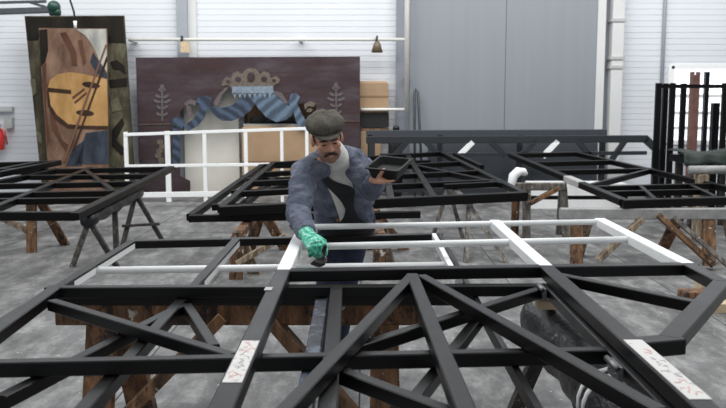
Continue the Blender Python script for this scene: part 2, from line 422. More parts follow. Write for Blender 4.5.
# outer panel
Y0, K = 14.05, .16
def grid_z0(x, y0): # pixel of floor point with given pixel column
    return x, P_y_floor(y0)
def P_y_floor(y0):
    # pixel row where the floor meets depth y0
    lo, hi = 150, 260
    for _ in range(40):
        mid = (lo + hi) / 2
        if P(363, mid, 0).y > y0: lo = mid
        else: hi = mid
    return lo
t = thing('painted_panel', 'large dark panel painted with foliage, behind the narrower violin painting', 'painting', (-5, Y0, 0))
fy = P_y_floor(Y0)
m = MB(); slab(m, [(24.5, 16), (124, 15.5), (136, fy), (43, fy)], Y0, K, .04); m.build('panel', M['p_ground'], t)
def surf(m, pts, front, mi=0): m.prism([lean(x, y, Y0 - front, K) for x, y in pts], (0, .012, 0), mi)
m = MB(); surf(m, [(25, 17), (123, 16.5), (125, 43), (108, 42), (106, 29), (40, 28), (38, 40), (27, 40)], .012); m.build('painted_band', M['p_black'], t)
m = MB()
for pts in ([(110, 62), (117, 60), (124, 66), (126, 74), (120, 70), (113, 69)], [(109, 80), (127, 78), (127, 86), (110, 88)], [(112, 130), (122, 118), (124, 124), (116, 140), (126, 150), (122, 156), (112, 146)]): surf(m, pts, .012)
m.build('painted_foliage', M['p_black'], t)
m = MB()
for pts in ([(36, 130), (41, 134), (42, 144), (38, 141)], [(30, 80), (35, 78), (37, 92), (33, 96)], [(110, 100), (118, 98), (122, 110), (112, 112)]): surf(m, pts, .012)
m.build('painted_leaves', M['p_leaf'], t)
# inner panel
YI = Y0 - .16
fy = P_y_floor(YI)
t = thing('violin_painting', 'narrow painted panel of a brown-cloaked figure holding a yellow fiddle and bow', 'painting', (-5, YI, 0))
m = MB(); m.prism([lean(x, y, YI, K) for x, y in [(38.5, 28), (107, 28.5), (109, fy), (50, fy)]], (0, .03, 0)); m.build('panel', M['p_cloak'], t)
def s2(name, mat, polys, front=.008):
    for pts in polys:
        m = MB(); m.prism([lean(x, y, YI - front, K) for x, y in pts], (0, .0075, 0)); m.build(name, mat, t)
def disc(cx, cy, rx, ry, rot=0, n=28):
    r = math.radians(rot)
    return [(cx + rx * math.cos(a) * math.cos(r) - ry * math.sin(a) * math.sin(r), cy + rx * math.cos(a) * math.sin(r) + ry * math.sin(a) * math.cos(r)) for a in [2 * math.pi * i / n for i in range(n)]]
s2('painted_hair', M['p_black'], [[(39, 30), (47, 29), (48, 50), (45, 62), (41, 66), (40, 52)]])
s2('painted_sleeve', M['p_sleeve'], [[(76, 29), (106, 29), (107, 72), (100, 62), (94, 48), (86, 36)]])
s2('painted_shadow', M['p_blue'], [[(93, 52), (99, 62), (107, 74), (107, 80), (96, 72), (90, 62)], [(86, 133), (108, 130), (109, 164), (76, 164), (82, 146)], [(72, 150), (84, 140), (82, 166), (66, 166)]])
s2('painted_fold', M['p_cloakd'], [[(60, 33), (66, 32), (76, 52), (77, 66), (72, 66), (70, 54)], [(47, 84), (50, 82), (52, 112), (62, 140), (72, 148), (66, 152), (52, 130)], [(42, 66), (46, 62), (46, 110), (50, 140), (47, 146)], [(78, 40), (82, 40), (86, 62), (83, 66)]])
s2('painted_fiddle', M['p_gourd'], [[(47, 90), (50, 80), (58, 74), (70, 72), (84, 74), (100, 78), (107, 79), (108, 128), (96, 128), (82, 127), (68, 126), (56, 117), (49, 106)]], .012)
s2('painted_fiddle_rim', M['p_dark'], [[(47, 90), (48.5, 91), (50.5, 105), (57, 115), (68, 124), (82, 125.5), (108, 126), (108, 129), (82, 128.5), (67, 127.5), (55, 119), (48, 106)]], .0155)
s2('painted_soundholes', M['p_dark'], [disc(91, 85, 9, 3, 8), disc(85, 113, 9, 3, 5), [(47, 87.5), (71, 90), (71, 94), (48, 92)]], .016)
s2('painted_bridge', M['p_cloakd'], [[(72, 97), (84, 88), (85, 90), (73, 99.5)], [(74, 102), (86, 92), (87, 94), (75, 104)]], .016)
s2('painted_bow', M['p_bow'], [[(105.6, 44), (107, 45), (65, 162), (62.5, 162)]], .02)
s2('painted_bow_hair', M['p_dark'], [[(106.5, 56), (107.5, 60), (74, 150), (72.4, 150)]], .02)

# theatre flat with painted drapery and an open centre
YB = 14.55
fb = P_y_floor(YB)
def bp(x, y, f=0): return PY(x, y, YB - f)
t = thing('scenery_flat', 'large dark plum scenery flat with painted blue swags and a cut-out centre', 'scenery', (PY(248, 150, YB).x, YB, 0))
m = MB()
outer = [(135.5, 57.5), (360, 56.5), (360, fb)]
hole = [(332, fb), (331, 130), (322, 121), (316, 112), (316, 103), (301, 102), (296, 105), (288, 104), (284, 97), (276, 92), (260, 88), (244, 88), (226, 89), (218, 96), (214, 106), (200, 103), (187, 104), (180, 112), (180, 176), (190, 181), (190, fb)]
# keep verticals upright: the flat stands plumb
def up(x, y): 
    q = bp(x, y); return q
pts = [up(*p) for p in outer]
pts[0].x = PY(137, 100, YB).x; pts[1].x = pts[2].x = PY(360, 100, YB).x
hp = [up(*p) for p in hole]; last = V((pts[0].x, YB, 0))
for q in hp:
    if q.z < .02: q.z = 0
pts[2].z = 0
poly = pts + hp + [last]
m.prism(poly, (0, .03, 0))
m.build('board', M['board'], t)
def deco(name, mat, polys, f=.012, th=.012):
    if name in ('painted_stem', 'painted_garland', 'painted_fringe', 'painted_line'): polys = [polys]
    else: polys = [[p] for p in polys]
    for ps in polys:
        m = MB()
        for p in ps: m.prism([bp(x, y, f) for x, y in p], (0, th - .0005, 0))
        m.build(name, mat, t)
# crown ornament
def crown():
    ps = [[(221, 86), (223, 80), (226, 77), (231, 78), (233, 73), (238, 71), (242, 74), (246, 69.5), (251, 68), (256, 69.5), (260, 74), (264, 71), (269, 73), (271, 78), (276, 76), (280, 79), (279, 83), (274, 85), (272, 89), (232, 89), (228, 85)]]
    return ps
deco('painted_crown', M['gold'], crown())
deco('painted_crown_detail', M['board'], [disc(251, 77, 4, 5), disc(238, 79, 3, 2.4), disc(264, 79, 3, 2.4), disc(228, 81.5, 2, 1.6), disc(274, 80.5, 2, 1.6)], .024, .012)
deco('painted_fringe', M['fringe'], [[(232, 86.5), (273, 86), (273.5, 93), (232, 94)]] + [[(233 + i * 5, 93), (236.6 + i * 5, 93), (234.8 + i * 5, 98.5)] for i in range(8)], .026, .012)
deco('painted_swag', M['drapeL'], [[(209, 104), (214, 107), (222, 108), (232, 105), (240, 99), (246, 93), (259, 94), (256, 103), (250, 111), (242, 117), (232, 121), (222, 121), (215, 116), (208, 109)]], .014, .014)
deco('painted_swag', M['drapeR'], [[(249, 94), (272, 92), (280, 100), (288, 105), (294, 108), (292, 115), (286, 120), (276, 122), (266, 117), (258, 108), (252, 99)]], .016, .014)
deco('painted_tail', M['drapeL'], [[(198, 97), (206, 95.5), (211, 98), (211, 105), (207, 110), (204, 118), (198, 126), (188, 131), (184, 126), (193, 119), (199, 110), (200, 104), (196, 102)]], .018, .018)
deco('painted_tail', M['drapeR'], [[(291, 94), (296, 92.5), (300, 97), (297, 103), (302, 114), (309, 127), (301, 130), (296, 122), (293, 110), (288, 103)]], .018, .018)
deco('painted_tassel', M['drapeL'], [disc(178, 123, 6.5, 6), [(173, 126), (180, 127), (179.5, 162), (175, 168), (172.5, 160)]], .02, .02)
deco('painted_acanthus', M['silver'], [[(184, 103), (190, 99), (196, 101), (196, 106), (190, 104), (185, 106)], [(186, 105), (191, 106), (192, 116), (188, 120), (187, 112)],
      [(216, 106), (213, 104), (218, 95), (225, 88), (229, 87), (222, 95), (219, 104)], [(272, 90), (282, 93), (288, 103), (285, 104), (279, 97), (272, 93)]], .013, .012)
deco('painted_scroll', M['gold'], [[(304, 104), (310, 101), (316, 103), (314, 107), (308, 106), (305, 110)], [(308, 108), (313, 109), (311, 112), (306, 112)]], .013, .012)
for cx, top, nm in ((162, 85, 'L'), (336, 83, 'R')):
    polys = [[(cx - .8, top), (cx + .8, top), (cx + 1.2, top + 36), (cx - .6, top + 36)]]
    for k, (dy, L) in enumerate(((4, 3), (10, 6), (15, 8), (21, 5), (28, 5))):
        polys += [[(cx, top + dy + 2), (cx - L, top + dy - 1), (cx - L - 1, top + dy + 1), (cx - L * .5, top + dy + 3.5)], [(cx, top + dy + 2), (cx + L, top + dy - 1), (cx + L + 1, top + dy + 1), (cx + L * .5, top + dy + 3.5)]]
    polys.append(disc(cx, top + 3, 2.2, 4))
    deco('painted_stem', M['silver'], polys, .013, .012)
deco('painted_garland', M['gold'], [disc(160 + 2.2 * math.sin(i * 1.7), 142 + i * 4.5, 3.2, 2.6) for i in range(8)], .013, .012)
deco('painted_line', M['gold'], [[(138, 124.3), (172, 123.5), (172, 124.3), (138, 125.2)], [(310, 120), (359.5, 121), (359.5, 121.6), (310, 120.8)]], .013, .012)
# things stored behind the flat
def standing(name, mat, x0, x1, ytop, Y, th, label, cat, z0=0.0, group=None, ybot=None):
    a, b = PY(x0, ytop, Y), PY(x1, ytop, Y)
    if ybot is not None: z0 = PY(x0, ybot, Y).z
    m = MB(); m.box((a.x, Y, z0), (b.x, Y + th, a.z)); o = m.build(name, mat)
    return tag(o, label, cat, group)
standing('white_sheet', M['sheet'], 183, 238, 84, 14.8, .05, 'tall pale sheet standing behind the left of the scenery flat opening', 'board')
def carton(name, mat, x0, x1, ytop, Y, th, label, z0=0.0, ybot=None):
    a, b = PY(x0, ytop, Y), PY(x1, ytop, Y)
    if ybot is not None: z0 = PY(x0, ybot, Y).z
    t = thing(name, label, 'box', ((a.x + b.x) / 2, Y + th / 2, z0), 'cardboard behind the scenery')
    m = MB(); m.box((a.x, Y, z0), (b.x, Y + th, a.z)); m.build('carton_body', mat, t)
    m = MB(); zc = (z0 + a.z) / 2; m.box((a.x + .002, Y - .002, zc - .02), (b.x - .002, Y, zc + .02)); m.build('tape_strip', M['card2'] if mat is M['card'] else M['card'], t)
    m = MB(); xc = (a.x + b.x) / 2
    m.prism([(a.x + .01, Y, a.z), (b.x - .01, Y, a.z), (b.x - .04, Y + .05, a.z + .03), (a.x + .04, Y + .05, a.z + .03)], (0, .006, .004)); m.build('top_flap', mat, t)
    return t
carton('cardboard_box', M['card'], 241.5, 350, 128, 14.62, .14, 'wide cardboard box seen through the scenery flat opening')
carton('cardboard_box', M['card'], 358, 388.5, 83, 14.69, .25, 'tall cardboard box raised on a dark crate right of the scenery flat', ybot=110.5)
m = MB(); q0, q1 = PY(243, 104, 14.8), PY(345, 104, 14.8)
m.box((q0.x, 14.95, 0), (q1.x, 14.985, q0.z)); tag(m.build('backing_board', M['card2']), 'brown board standing behind the wide cardboard box', 'board')
t = thing('storage_shelf', 'dark loaded shelf above the wide box inside the scenery opening', 'shelf', ((q0.x + q1.x) / 2, 14.75, 0))
z1 = PY(250, 117, 14.7).z
m = MB(); m.box((q0.x, 14.78, z1 - .16), (q1.x, 14.94, z1 - .12)); m.build('shelf_board', M['pipe'], t)
for i in range(6):
    x = q0.x + .1 + i * (q1.x - q0.x - .2) / 6
    m = MB(); m.tube([(x, 14.86, z1 - .07), (x + .16, 14.86, z1 - .05), (x + .28, 14.86, z1 - .07)], [.05, .07, .05]); m.build('rolled_cloth', M['darkrubber'], t)
for x in (q0.x + .02, q1.x - .02):
    m = MB(); m.box((x - .02, 14.9, 0), (x + .02, 14.94, z1 + .1)); m.build('upright', M['darkrubber'], t)
# dark bags and beam right of the flat
t = thing('storage_sack', 'black plastic sack slumped beside the cardboard at the grey column', 'sack', (PY(392, 150, 14.6).x, 14.65, 0))
q = PY(395, 130, 14.66)
m = MB(); m.loft([((q.x, 14.66, 0), .12, .14), ((q.x, 14.66, .3), .135, .16), ((q.x + .01, 14.66, .8), .125, .15), ((q.x, 14.66, q.z - .05), .12, .1), ((q.x + .02, 14.66, q.z), .04, .04)]); m.build('sack_body', M['plastic'], t)
m = MB(); m.ell((q.x + .02, 14.66, q.z + .03), (.06, .05, .05)); m.build('knot', M['plastic'], t)
carton('cardboard_box', M['card'], 361, 381, 131, 14.69, .25, 'lower cardboard box beside the black sack, right of the scenery flat')
a, b = PY(361, 112, 14.69), PY(389, 111, 14.69); z0 = PY(361, 130.4, 14.69).z
t = thing('slatted_crate', 'dark slatted crate between the two stacked cardboard boxes', 'crate', ((a.x + b.x) / 2, 14.8, z0))
m = MB(); m.box((a.x, 14.70, z0 + .05), (b.x, 14.93, b.z - .03)); m.build('crate_body', M['darkrubber'], t)
for z in (z0 + .004, b.z - .028):
    m = MB(); m.box((a.x, 14.69, z), (b.x, 14.935, z + .03)); m.build('crate_slat', M['horsemid'], t)
# two thin leaning rods
t = thing('bent_rod', 'thin dark bent rod leaning upright against the grey door', 'rod', PY(417, 160, 13.95) * V((1, 1, 0)))
m = MB(); a, b = PY(414.5, 92, 14.7), PY(418, 92, 14.7)
m.tube([(PY(417, 100, 14.0).x, 14.35, 0), a, (a.x + .02, 14.72, a.z + .05), b, (PY(424, 100, 14.35).x, 14.38, 0)], .022); m.build('rod', M['darksteel'], t)

# ---------------------------------------------------------------- white railing
YR = 13.8
t = thing('white_railing', 'long white steel railing standing on floor before the painted scenery', 'railing', (PY(210, 150, YR).x, YR, 0))
def vr(x, y): return PY(x, y, YR)
zt0, zt1 = vr(129, 134).z, vr(309, 127).z
zt = vr(220, 130).z; zl = vr(220, 163.5).z; zb = vr(220, 195).z
xl, xr = vr(125, 160).x, vr(309, 160).x
for z, nm in ((zt, 'top_rail'), (zl, 'middle_rail'), (zb + .06, 'bottom_rail')):
    dz = .05 if nm == 'top_rail' else .02
    m = MB(); m.beam((xl, YR, z - dz), (xr, YR, z + dz), .05, .05 if nm != 'bottom_rail' else .085); m.build(nm, M['white'], t)
for px, w in ((126.5, .06), (168, .08), (205, .06), (246, .06), (282, .05), (307, .05)):
    x = vr(px, 160).x
    m = MB(); m.box((x - w / 2, YR - .02, 0), (x + w / 2, YR + .02, zt + .03 * (px - 220) / 90)); m.build('post', M['white'], t)

# ---------------------------------------------------------------- black frames standing on edge in front of the door
YT = 13.9
t = thing('upright_truss', 'long black steel truss standing on edge before the grey door', 'steel frame', (PY(500, 140, YT).x, YT, 0))
def vt(x, y): return PY(x, y, YT)
def bar(nm, a, b, w=.1, h=.1, mat=None, Y=YT, par=None):
    m = MB(); A, B = PY(*a, Y), PY(*b, Y)
    m.beam(A, B, w, h, up=(0, -1, 0)); return m.build(nm, mat or M['gunmetal'], par)
bar('top_chord', (366, 140), (648, 139), .12, .1, par=t)
bar('corner_brace', (646, 139), (657, 149), .12, .1, par=t)
x = vt(657, 150).x; m = MB(); m.box((x - .05, YT, 0), (x + .05, YT + .1, vt(657, 149).z)); m.build('end_post', M['gunmetal'], t)
x = vt(372, 150).x; m = MB(); m.box((x - .05, YT, 0), (x + .05, YT + .1, vt(372, 139).z)); m.build('end_post', M['gunmetal'], t)
bar('middle_chord', (380, 155.5), (647, 153), .06, .08, par=t)
for a, b, mt in (((458, 157), (473, 142), 'white'), ((490, 141), (506, 156), 'gunmetal'), ((520, 157), (536, 141), 'gunmetal'), ((543, 157), (558, 141), 'white'), ((578, 141), (592, 157), 'gunmetal'),
                 ((612, 160), (626, 140), 'gunmetal'), ((425, 141), (440, 156), 'gunmetal'), ((395, 156), (408, 141), 'gunmetal')):
    o = bar('diagonal_brace', a, b, .09, .06, M[mt], par=t)
    if mt == 'white': o['label'] = 'white unpainted brace'
bar('bottom_chord', (376, 190), (655, 190), .08, .08, par=t)
YT2 = 14.15
t = thing('upright_beam_frame', 'black frame with a broad top beam leaning behind the upright truss', 'steel frame', (PY(490, 140, YT2).x, YT2, 0))
bar('top_chord', (366, 134), (607, 133), .12, .1, M['gunmetal_sheen'], par=t, Y=YT2)
for px in (370, 440, 520, 603):
    x = PY(px, 150, YT2).x; m = MB(); m.box((x - .04, YT2, 0), (x + .04, YT2 + .1, PY(px, 135, YT2).z)); m.build('post', M['gunmetal'], t)
m = MB(); a, b = PY(428, 143, 14.55), PY(598, 143, 14.55)
m.box((a.x, 14.55, 0), (b.x, 14.6, a.z)); tag(m.build('slate_sheet', M['sheetgrey']), 'long slate-grey sheet standing low against the grey door behind the trusses', 'board')
# low white boards by the door
t = thing('white_board_stack', 'low stack of white boards on the floor behind the right rear worktop', 'boards', (PY(580, 195, 12.9).x, 13, 0))
a, b = PY(531, 190, 12.9), PY(628, 190, 12.9)
for z0, z1, mt in ((0, .14, 'white'), (.14, .2, 'black_far'), (.2, .38, 'white')):
    m = MB(); m.box((a.x, 12.9, z0), (b.x, 13.4, z1)); m.build('board', M[mt], t)
# ---------------------------------------------------------------- right: rack of black steel frames, tarp, roll
YK = 12.2
zr = PY(690, 83, YK).z
def rack(name, label, px, rails, Y, width=.06):
    t = thing(name, label, 'steel frame', (PY((px[0] + px[-1]) / 2, 150, Y).x, Y, 0), 'black frames standing at the right')
    for p in px:
        x = PY(p, 130, Y).x; m = MB(); m.box((x - width / 2, Y, 0), (x + width / 2, Y + .06, zr)); m.build('upright_bar', M['black_far'], t)
    x0, x1 = PY(px[0], 130, Y).x, PY(px[-1], 130, Y).x
    for z in rails:
        m = MB(); m.box((x0 + width / 2, Y + .005, z - .05), (x1 - width / 2, Y + .055, z)); m.build('cross_rail', M['black_far'], t)
rack('barred_rack', 'tall black barred frame standing upright before the window, nearest the camera', (657.5, 671.5, 724, 745), (zr - .02, .4), YK, .075)
rack('barred_rack', 'tall black frame standing just behind the front barred frame by the window', (664.5, 682.5, 738), (zr - .02, .4), YK + .25, .07)
x = PY(715.5, 130, YK + .7).x
t = thing('upright_post', 'short black post standing before the window behind the barred frames', 'post', (x, YK + .7, 0))
m = MB(); m.box((x - .05, YK + .7, 0), (x + .05, YK + .8, PY(715, 103, YK + .7).z)); m.build('post_shaft', M['black_far'], t)
m = MB(); m.box((x - .1, YK + .66, 0), (x + .1, YK + .86, .02)); m.build('foot_plate', M['black_far'], t)
m = MB(); m.beam((x - .05, YK + .75, .75), (x - .3, YK + .75, .4), .04, .04); m.build('side_brace', M['black_far'], t)
x0, x1 = PY(689, 80, 14.7).x, PY(699, 80, 14.7).x; zz = PY(694, 72, 14.7).z
t = thing('timber_bundle', 'red-brown timber boards standing upright in front of the bright window', 'timber', (x0, 14.6, 0))
for i in range(3):
    a = x0 + (x1 - x0) * i / 3
    m = MB(); m.box((a + .003, 14.6 + .02 * i, 0), (a + (x1 - x0) / 3 - .003, 14.68 + .02 * i, zz - .05 * (i % 2))); m.build('timber_board', M['redbrown'], t)
xa_ = PY(706, 80, 14.7).x
m = MB(); m.box((xa_ - .04, 14.62, 0), (xa_ + .03, 14.7, zz)); tag(m.build('dark_batten', M['black_far']), 'slim dark batten standing upright right of the red-brown timber', 'batten')
# tarp-covered bench
Yg = 10.6
t = thing('tarp_bench', 'trestle bench covered by a green tarpaulin below the barred frames', 'bench', (PY(705, 160, Yg).x, Yg, 0))
z1 = PY(700, 153, Yg).z; x0, x1 = PY(684, 150, Yg).x, PY(760, 150, Yg).x
m = MB()
n = 18; rows = []
for j in range(7):
    r = []
    for i in range(n + 1):
        u = i / n; x = x0 + (x1 - x0) * u
        if j < 4: p = V((x, Yg + .7 - .7 * j / 3, z1 + .02 * math.sin(u * 9 + j)))
        else: p = V((x, Yg - .02 * (j - 3) + .02 * math.sin(u * 23), z1 - .05 * (j - 3) - .02 * math.sin(u * 14)))
        r.append(p)
    rows.append(r)
vs = [p for r in rows for p in r]; fs = [[j * (n + 1) + i, j * (n + 1) + i + 1, (j + 1) * (n + 1) + i + 1, (j + 1) * (n + 1) + i] for j in range(6) for i in range(n)]
m.add(vs, fs, 0, True); o = m.build('tarpaulin', M['green'], t); so = o.modifiers.new('s', 'SOLIDIFY'); so.thickness = .012
m = MB(); m.box((x0 + .05, Yg + .02, z1 - .14), (x1, Yg + .65, z1 - .05)); m.build('bench_top', M['black_far'], t)
for px in (x0 + .15, x1 - .2):
    for yy in (Yg + .08, Yg + .58):
        m = MB(); m.box((px - .03, yy - .03, 0), (px + .03, yy + .03, z1 - .14)); m.build('leg', M['grimy'], t)
t = thing('grey_roll', 'long pale grey wrapped roll on low trestles at the right edge', 'roll', (PY(715, 170, 9.9).x, 9.9, 0))
a, b = PY(689, 170, 9.9), PY(760, 170, 9.9); b.z = a.z
m = MB(); m.tube([a, a + V((.4, 0, .003)), b], .05, 16); m.build('roll_body', M['greywrap'], t)
for p in (.18, .7):
    q = a.lerp(b, p)
    m = MB(); m.box((q.x - .05, 9.8, 0), (q.x + .05, 10.0, q.z - .05)); m.build('support_block', M['horsepale'], t)

# ---------------------------------------------------------------- trestles
def trestle(label, a, b, za, zb, bw=.09, bh=.1, beam_mat='horse', legs=(), leg_mat='horse', lw=.09, ld=.05, braces=(), brace_mat=None, group=None, wrap=False, name='trestle'):
    """a,b: (x,y) ends of the top beam; legs: (t along beam, foot x, foot y); braces: (p, q) points"""
    A, B = V((a[0], a[1], za)), V((b[0], b[1], zb))
    t = thing(name, label, 'trestle', ((A.x + B.x) / 2, (A.y + B.y) / 2, 0), group)
    m = MB()
    if wrap:
        pts = []; rs = []
        for i in range(13):
            u = i / 12; pts.append(A.lerp(B, u) - V((0, 0, bh / 2))); rs.append(bh / 2 * (.82 + .18 * math.sin(i * 2.3)))
        m.tube(pts, rs, 14); m.build('top_beam', M[beam_mat], t)
    else:
        m.beam(A, B, bw, bh); m.build('top_beam', M[beam_mat], t)
    for L in legs:
        tt, fx, fy = L[:3]; mt = L[3] if len(L) > 3 else leg_mat
        top = A.lerp(B, tt) - V((0, 0, bh * (.55)))
        d = V((fx, fy, 0)) - top
        m = MB(); dirn = (B - A).normalized()
        # a plank leg, cut level at the floor
        sx = dirn; sy = V((0, 0, 1)).cross(dirn).normalized()
        w, e = (lw, ld)
        rg = []
        for c in (top, V((fx, fy, 0))):
            rg.append([c + sx * w / 2 + sy * e / 2, c - sx * w / 2 + sy * e / 2, c - sx * w / 2 - sy * e / 2, c + sx * w / 2 - sy * e / 2])
        m.rings(rg, 0, False); m.build('leg', M[mt], t)
    for br in braces:
        m = MB(); m.beam(V(br[0]), V(br[1]), br[2] if len(br) > 2 else .05, br[3] if len(br) > 3 else .1, up=(0, -1, 0))
        m.build('brace', M[brace_mat or leg_mat], t)
    return t
def zrear(Y, dz=0): return .62 + .045 * (Y - 7.6) + dz
BT = -.07          # bottom of rear frames relative to their top plane

# ---- rear frames
def rframe(name, label, bars, group='black steel frames on the rear trestles', dz=0.0, w=.075, h=.07):
    pts = [S(*p, dz) for b in bars for p in b[1:3]]
    c = sum(pts, V((0, 0, 0))) / len(pts)
    t = thing(name, label, 'steel frame', c, group)
    for i, b in enumerate(bars):
        m = MB(); e = -.0008 * i
        ww = b[3] if len(b) > 3 else w
        A, B = S(*b[1], dz + e), S(*b[2], dz + e)
        m.beam(A, B, ww, (b[4] if len(b) > 4 else h) - abs(e)); m.build(b[0], M['black_far'], t)
    return t
SR, CB, DB = 'side_rail', 'cross_bar', 'diagonal_brace'
RL = rframe('steel_frame', 'large black steel frame on rear trestles in front of the violin painting', [
    (SR, (171, 166), (74, 213), .09), (CB, (76, 211.5), (-60, 211.5), .075, .085), (CB, (170, 166.5), (-20, 170)), (SR, (90, 167), (-20, 212)), (SR, (58, 168), (-60, 192)),
    (CB, (138, 181), (-30, 184)), (CB, (120, 190), (-30, 193)), (CB, (105, 197), (-40, 199)), (DB, (84, 168), (114, 190), .06), (CB, (150, 174), (30, 175))])
RL2 = rframe('steel_frame', 'smaller black frame stacked on the far left corner of the rear left frame', [
    (SR, (59, 160), (-40, 179)), (CB, (58, 160.5), (-30, 163)), (SR, (40, 161), (-50, 177)), (CB, (20, 168), (-30, 169))], dz=.075)
RC = rframe('steel_frame', 'upper black steel frame on the rear centre trestles behind the man', [
    (SR, (221, 206), (273, 162)), (SR, (525, 192), (441, 151)), (CB, (219, 206), (526, 191.5), .09, .10), (CB, (272, 162), (442, 151.5)),
    (CB, (259, 172), (463, 161)), (CB, (249, 181), (480, 170)), (CB, (238, 191), (498, 179)), (SR, (408, 155), (434, 196)), (DB, (408, 163), (505, 183), .06), (SR, (384, 158), (391, 198)), (DB, (455, 152.5), (482, 165), .06), (CB, (444, 184), (505, 181))])
RC2 = rframe('steel_frame', 'lower black steel frame jutting out left beneath the rear centre frame', [
    (SR, (190, 214), (262, 164)), (CB, (189, 215), (420, 211)), (CB, (263, 164), (430, 160)), (CB, (212, 204), (330, 202)), (CB, (231, 190), (350, 187)), (CB, (247, 178), (380, 174)), (SR, (230, 213), (275, 176)), (DB, (262, 190), (320, 172), .06)], dz=-.108)
RR = rframe('steel_frame', 'black steel frame on the rear right trestles with silver tape on its edge', [
    (SR, (511, 153), (624, 199), .09), (CB, (622, 199.5), (790, 195), .09, .085), (CB, (512, 153.5), (578, 152)), (SR, (577, 152), (790, 200)), (CB, (530, 162), (612, 160)), (CB, (550, 170), (650, 168)),
    (DB, (590, 184), (652, 168), .06), (CB, (592, 186), (716, 183)), (CB, (606, 191), (700, 189), .05), (SR, (640, 185), (655, 198), .05), (SR, (690, 184), (716, 196), .05)])
# silver tape on the left rail of the rear right frame
a = S(511, 153); b = S(624, 199)
d = (b - a); sd = d.normalized().cross(V((0, 0, 1))).normalized()
m = MB(); p0, p1 = a + d * .60, a + d * .72
pA, pB = P(0, 0, 1), 0
m.beam(p0 + V((0, 0, .004)), p1 + V((0, 0, .004)), .098, .075); m.build('tape_patch', M['tape'], RR, label='silver tape patch')

# ---- rear trestles
x_, Y_ = S(37, 205).x, S(37, 205).y
p = P(37, 250, 0); 
trestle('wooden trestle under the rear left frame near the left edge', (-4.9, p.y - .1), (p.x + .25, p.y - .1), zrear(p.y - .1, BT), zrear(p.y - .1, BT), .09, .1, 'horsemid',
        [(.84, p.x, p.y - .15, 'horsemid'), (.9, p.x + .19, p.y + .35, 'horse'), (.1, -4.8, p.y - .3), (.1, -4.8, p.y + .35)], 'horsemid', .1, .05,
        [((-4.2, p.y - .12, .50), (p.x - .05, p.y - .12, .22), .05, .09)], 'horsepale')
n0 = P(99, 212, .56); n1 = S(143, 180, BT)
yz = lambda q: zrear(q.y, BT)
def legs_depth(A, B, sp, back=.12):
    out = []
    for t_, off in ((.04, -back), (.92, back)):
        c = V((A[0] + (B[0] - A[0]) * t_, A[1] + (B[1] - A[1]) * t_, 0))
        out += [(t_, c.x - sp, c.y + off), (t_, c.x + sp, c.y + off)]
    return out
A_, B_ = (-2.66, 8.1), (-2.64, 9.9)
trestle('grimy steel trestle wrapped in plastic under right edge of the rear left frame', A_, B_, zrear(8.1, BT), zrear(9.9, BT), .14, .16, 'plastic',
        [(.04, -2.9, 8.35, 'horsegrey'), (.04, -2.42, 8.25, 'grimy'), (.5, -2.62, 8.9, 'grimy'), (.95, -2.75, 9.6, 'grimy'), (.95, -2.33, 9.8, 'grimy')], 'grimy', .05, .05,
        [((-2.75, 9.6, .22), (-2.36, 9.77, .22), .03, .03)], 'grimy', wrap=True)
# centre rear
xa_, xb_ = P(222, 281, 0).x, P(400, 281, 0).x
yf = 7.72
for lab, px, fx, br in (('brown wooden trestle under the left of the rear centre frame', 238, 236, True), ('brown wooden trestle under the rear centre frame behind the man', 380, 379, False)):
    x0 = PY(px, 220, 7.8).x; f = P(fx, 279, 0)
    trestle(lab, (x0, 7.72), (x0 + (.05 if br else -.05), 9.3), zrear(7.72, -.185), zrear(9.3, -.185), .09, .07, 'horse',
        [(.03, f.x, 7.74), (.06, f.x + .14, 8.0, 'horsepale'), (.95, x0 - .1, 9.3), (.95, x0 + .3, 9.3)], 'horse', .06, .12,
        [((PY(286, 221, 7.7).x, 7.66, zrear(7.72, -.21)), (f.x + .02, 7.66, .16), .05, .1)] if br else (), 'horsepale')
A_, B_ = (1.12, 8.85), (1.02, 10.2)
trestle('slim steel trestle under right half of the rear centre frame', A_, B_, zrear(8.85, BT - .01), zrear(10.2, BT - .01), .07, .06, 'steel',
        [(.03, 1.05, 8.55), (.03, 1.47, 8.55), (.95, .82, 10.0), (.95, 1.2, 10.1)], 'horsegrey', .045, .045, [((.93, 8.95, .2), (1.35, 8.95, .2), .03, .03)] if False else ())
# right rear
yq = 10.15
xa_, xb_ = PY(507, 180, yq).x, PY(566, 180, yq).x
zq = zrear(yq, BT)
trestle('dark wooden sawhorse under the left edge of the rear right frame', (xa_, yq), (xb_, yq), zq, zq, .09, .09, 'horsegrey',
        [(.34, PY(526.5, 200, yq).x, yq - .05, 'horsegrey'), (.16, PY(517, 200, yq).x, yq + .12, 'horse'), (.95, xb_, yq + .25, 'horsegrey'), (.95, xb_, yq - .2 + .1, 'horsegrey')], 'horse', .09, .05,
        [((PY(558, 183, yq).x, yq - .09, zq - .06), (PY(529, 208, yq).x, yq - .09, .42), .05, .09)], 'horsemid')
yq = 8.5
xa_, xb_ = PY(560, 210, yq).x, PY(800, 210, yq).x
zq = zrear(yq, -.092)
trestle('brown wooden trestle with spattered braces carrying the front of the rear right frame', (xa_, yq), (xb_, yq), zq, zq, .1, .11, 'greywrap',
        [(.07, P(573, 262, 0).x, yq - .05, 'horsemid'), (.12, P(588, 262, 0).x, yq + .5, 'horsepale'), (.62, P(708, 265, 0).x, yq - .1, 'horsemid'), (.5, P(674, 262, 0).x, yq + .5, 'horse'), (.7, P(745, 262, 0).x, yq + .3, 'horsepale')], 'horse', .12, .05,
        [((PY(640, 216, yq).x, yq - .12, zq - .1), (PY(596, 262, yq).x, yq - .12, .05), .05, .1), ], 'horsepale')
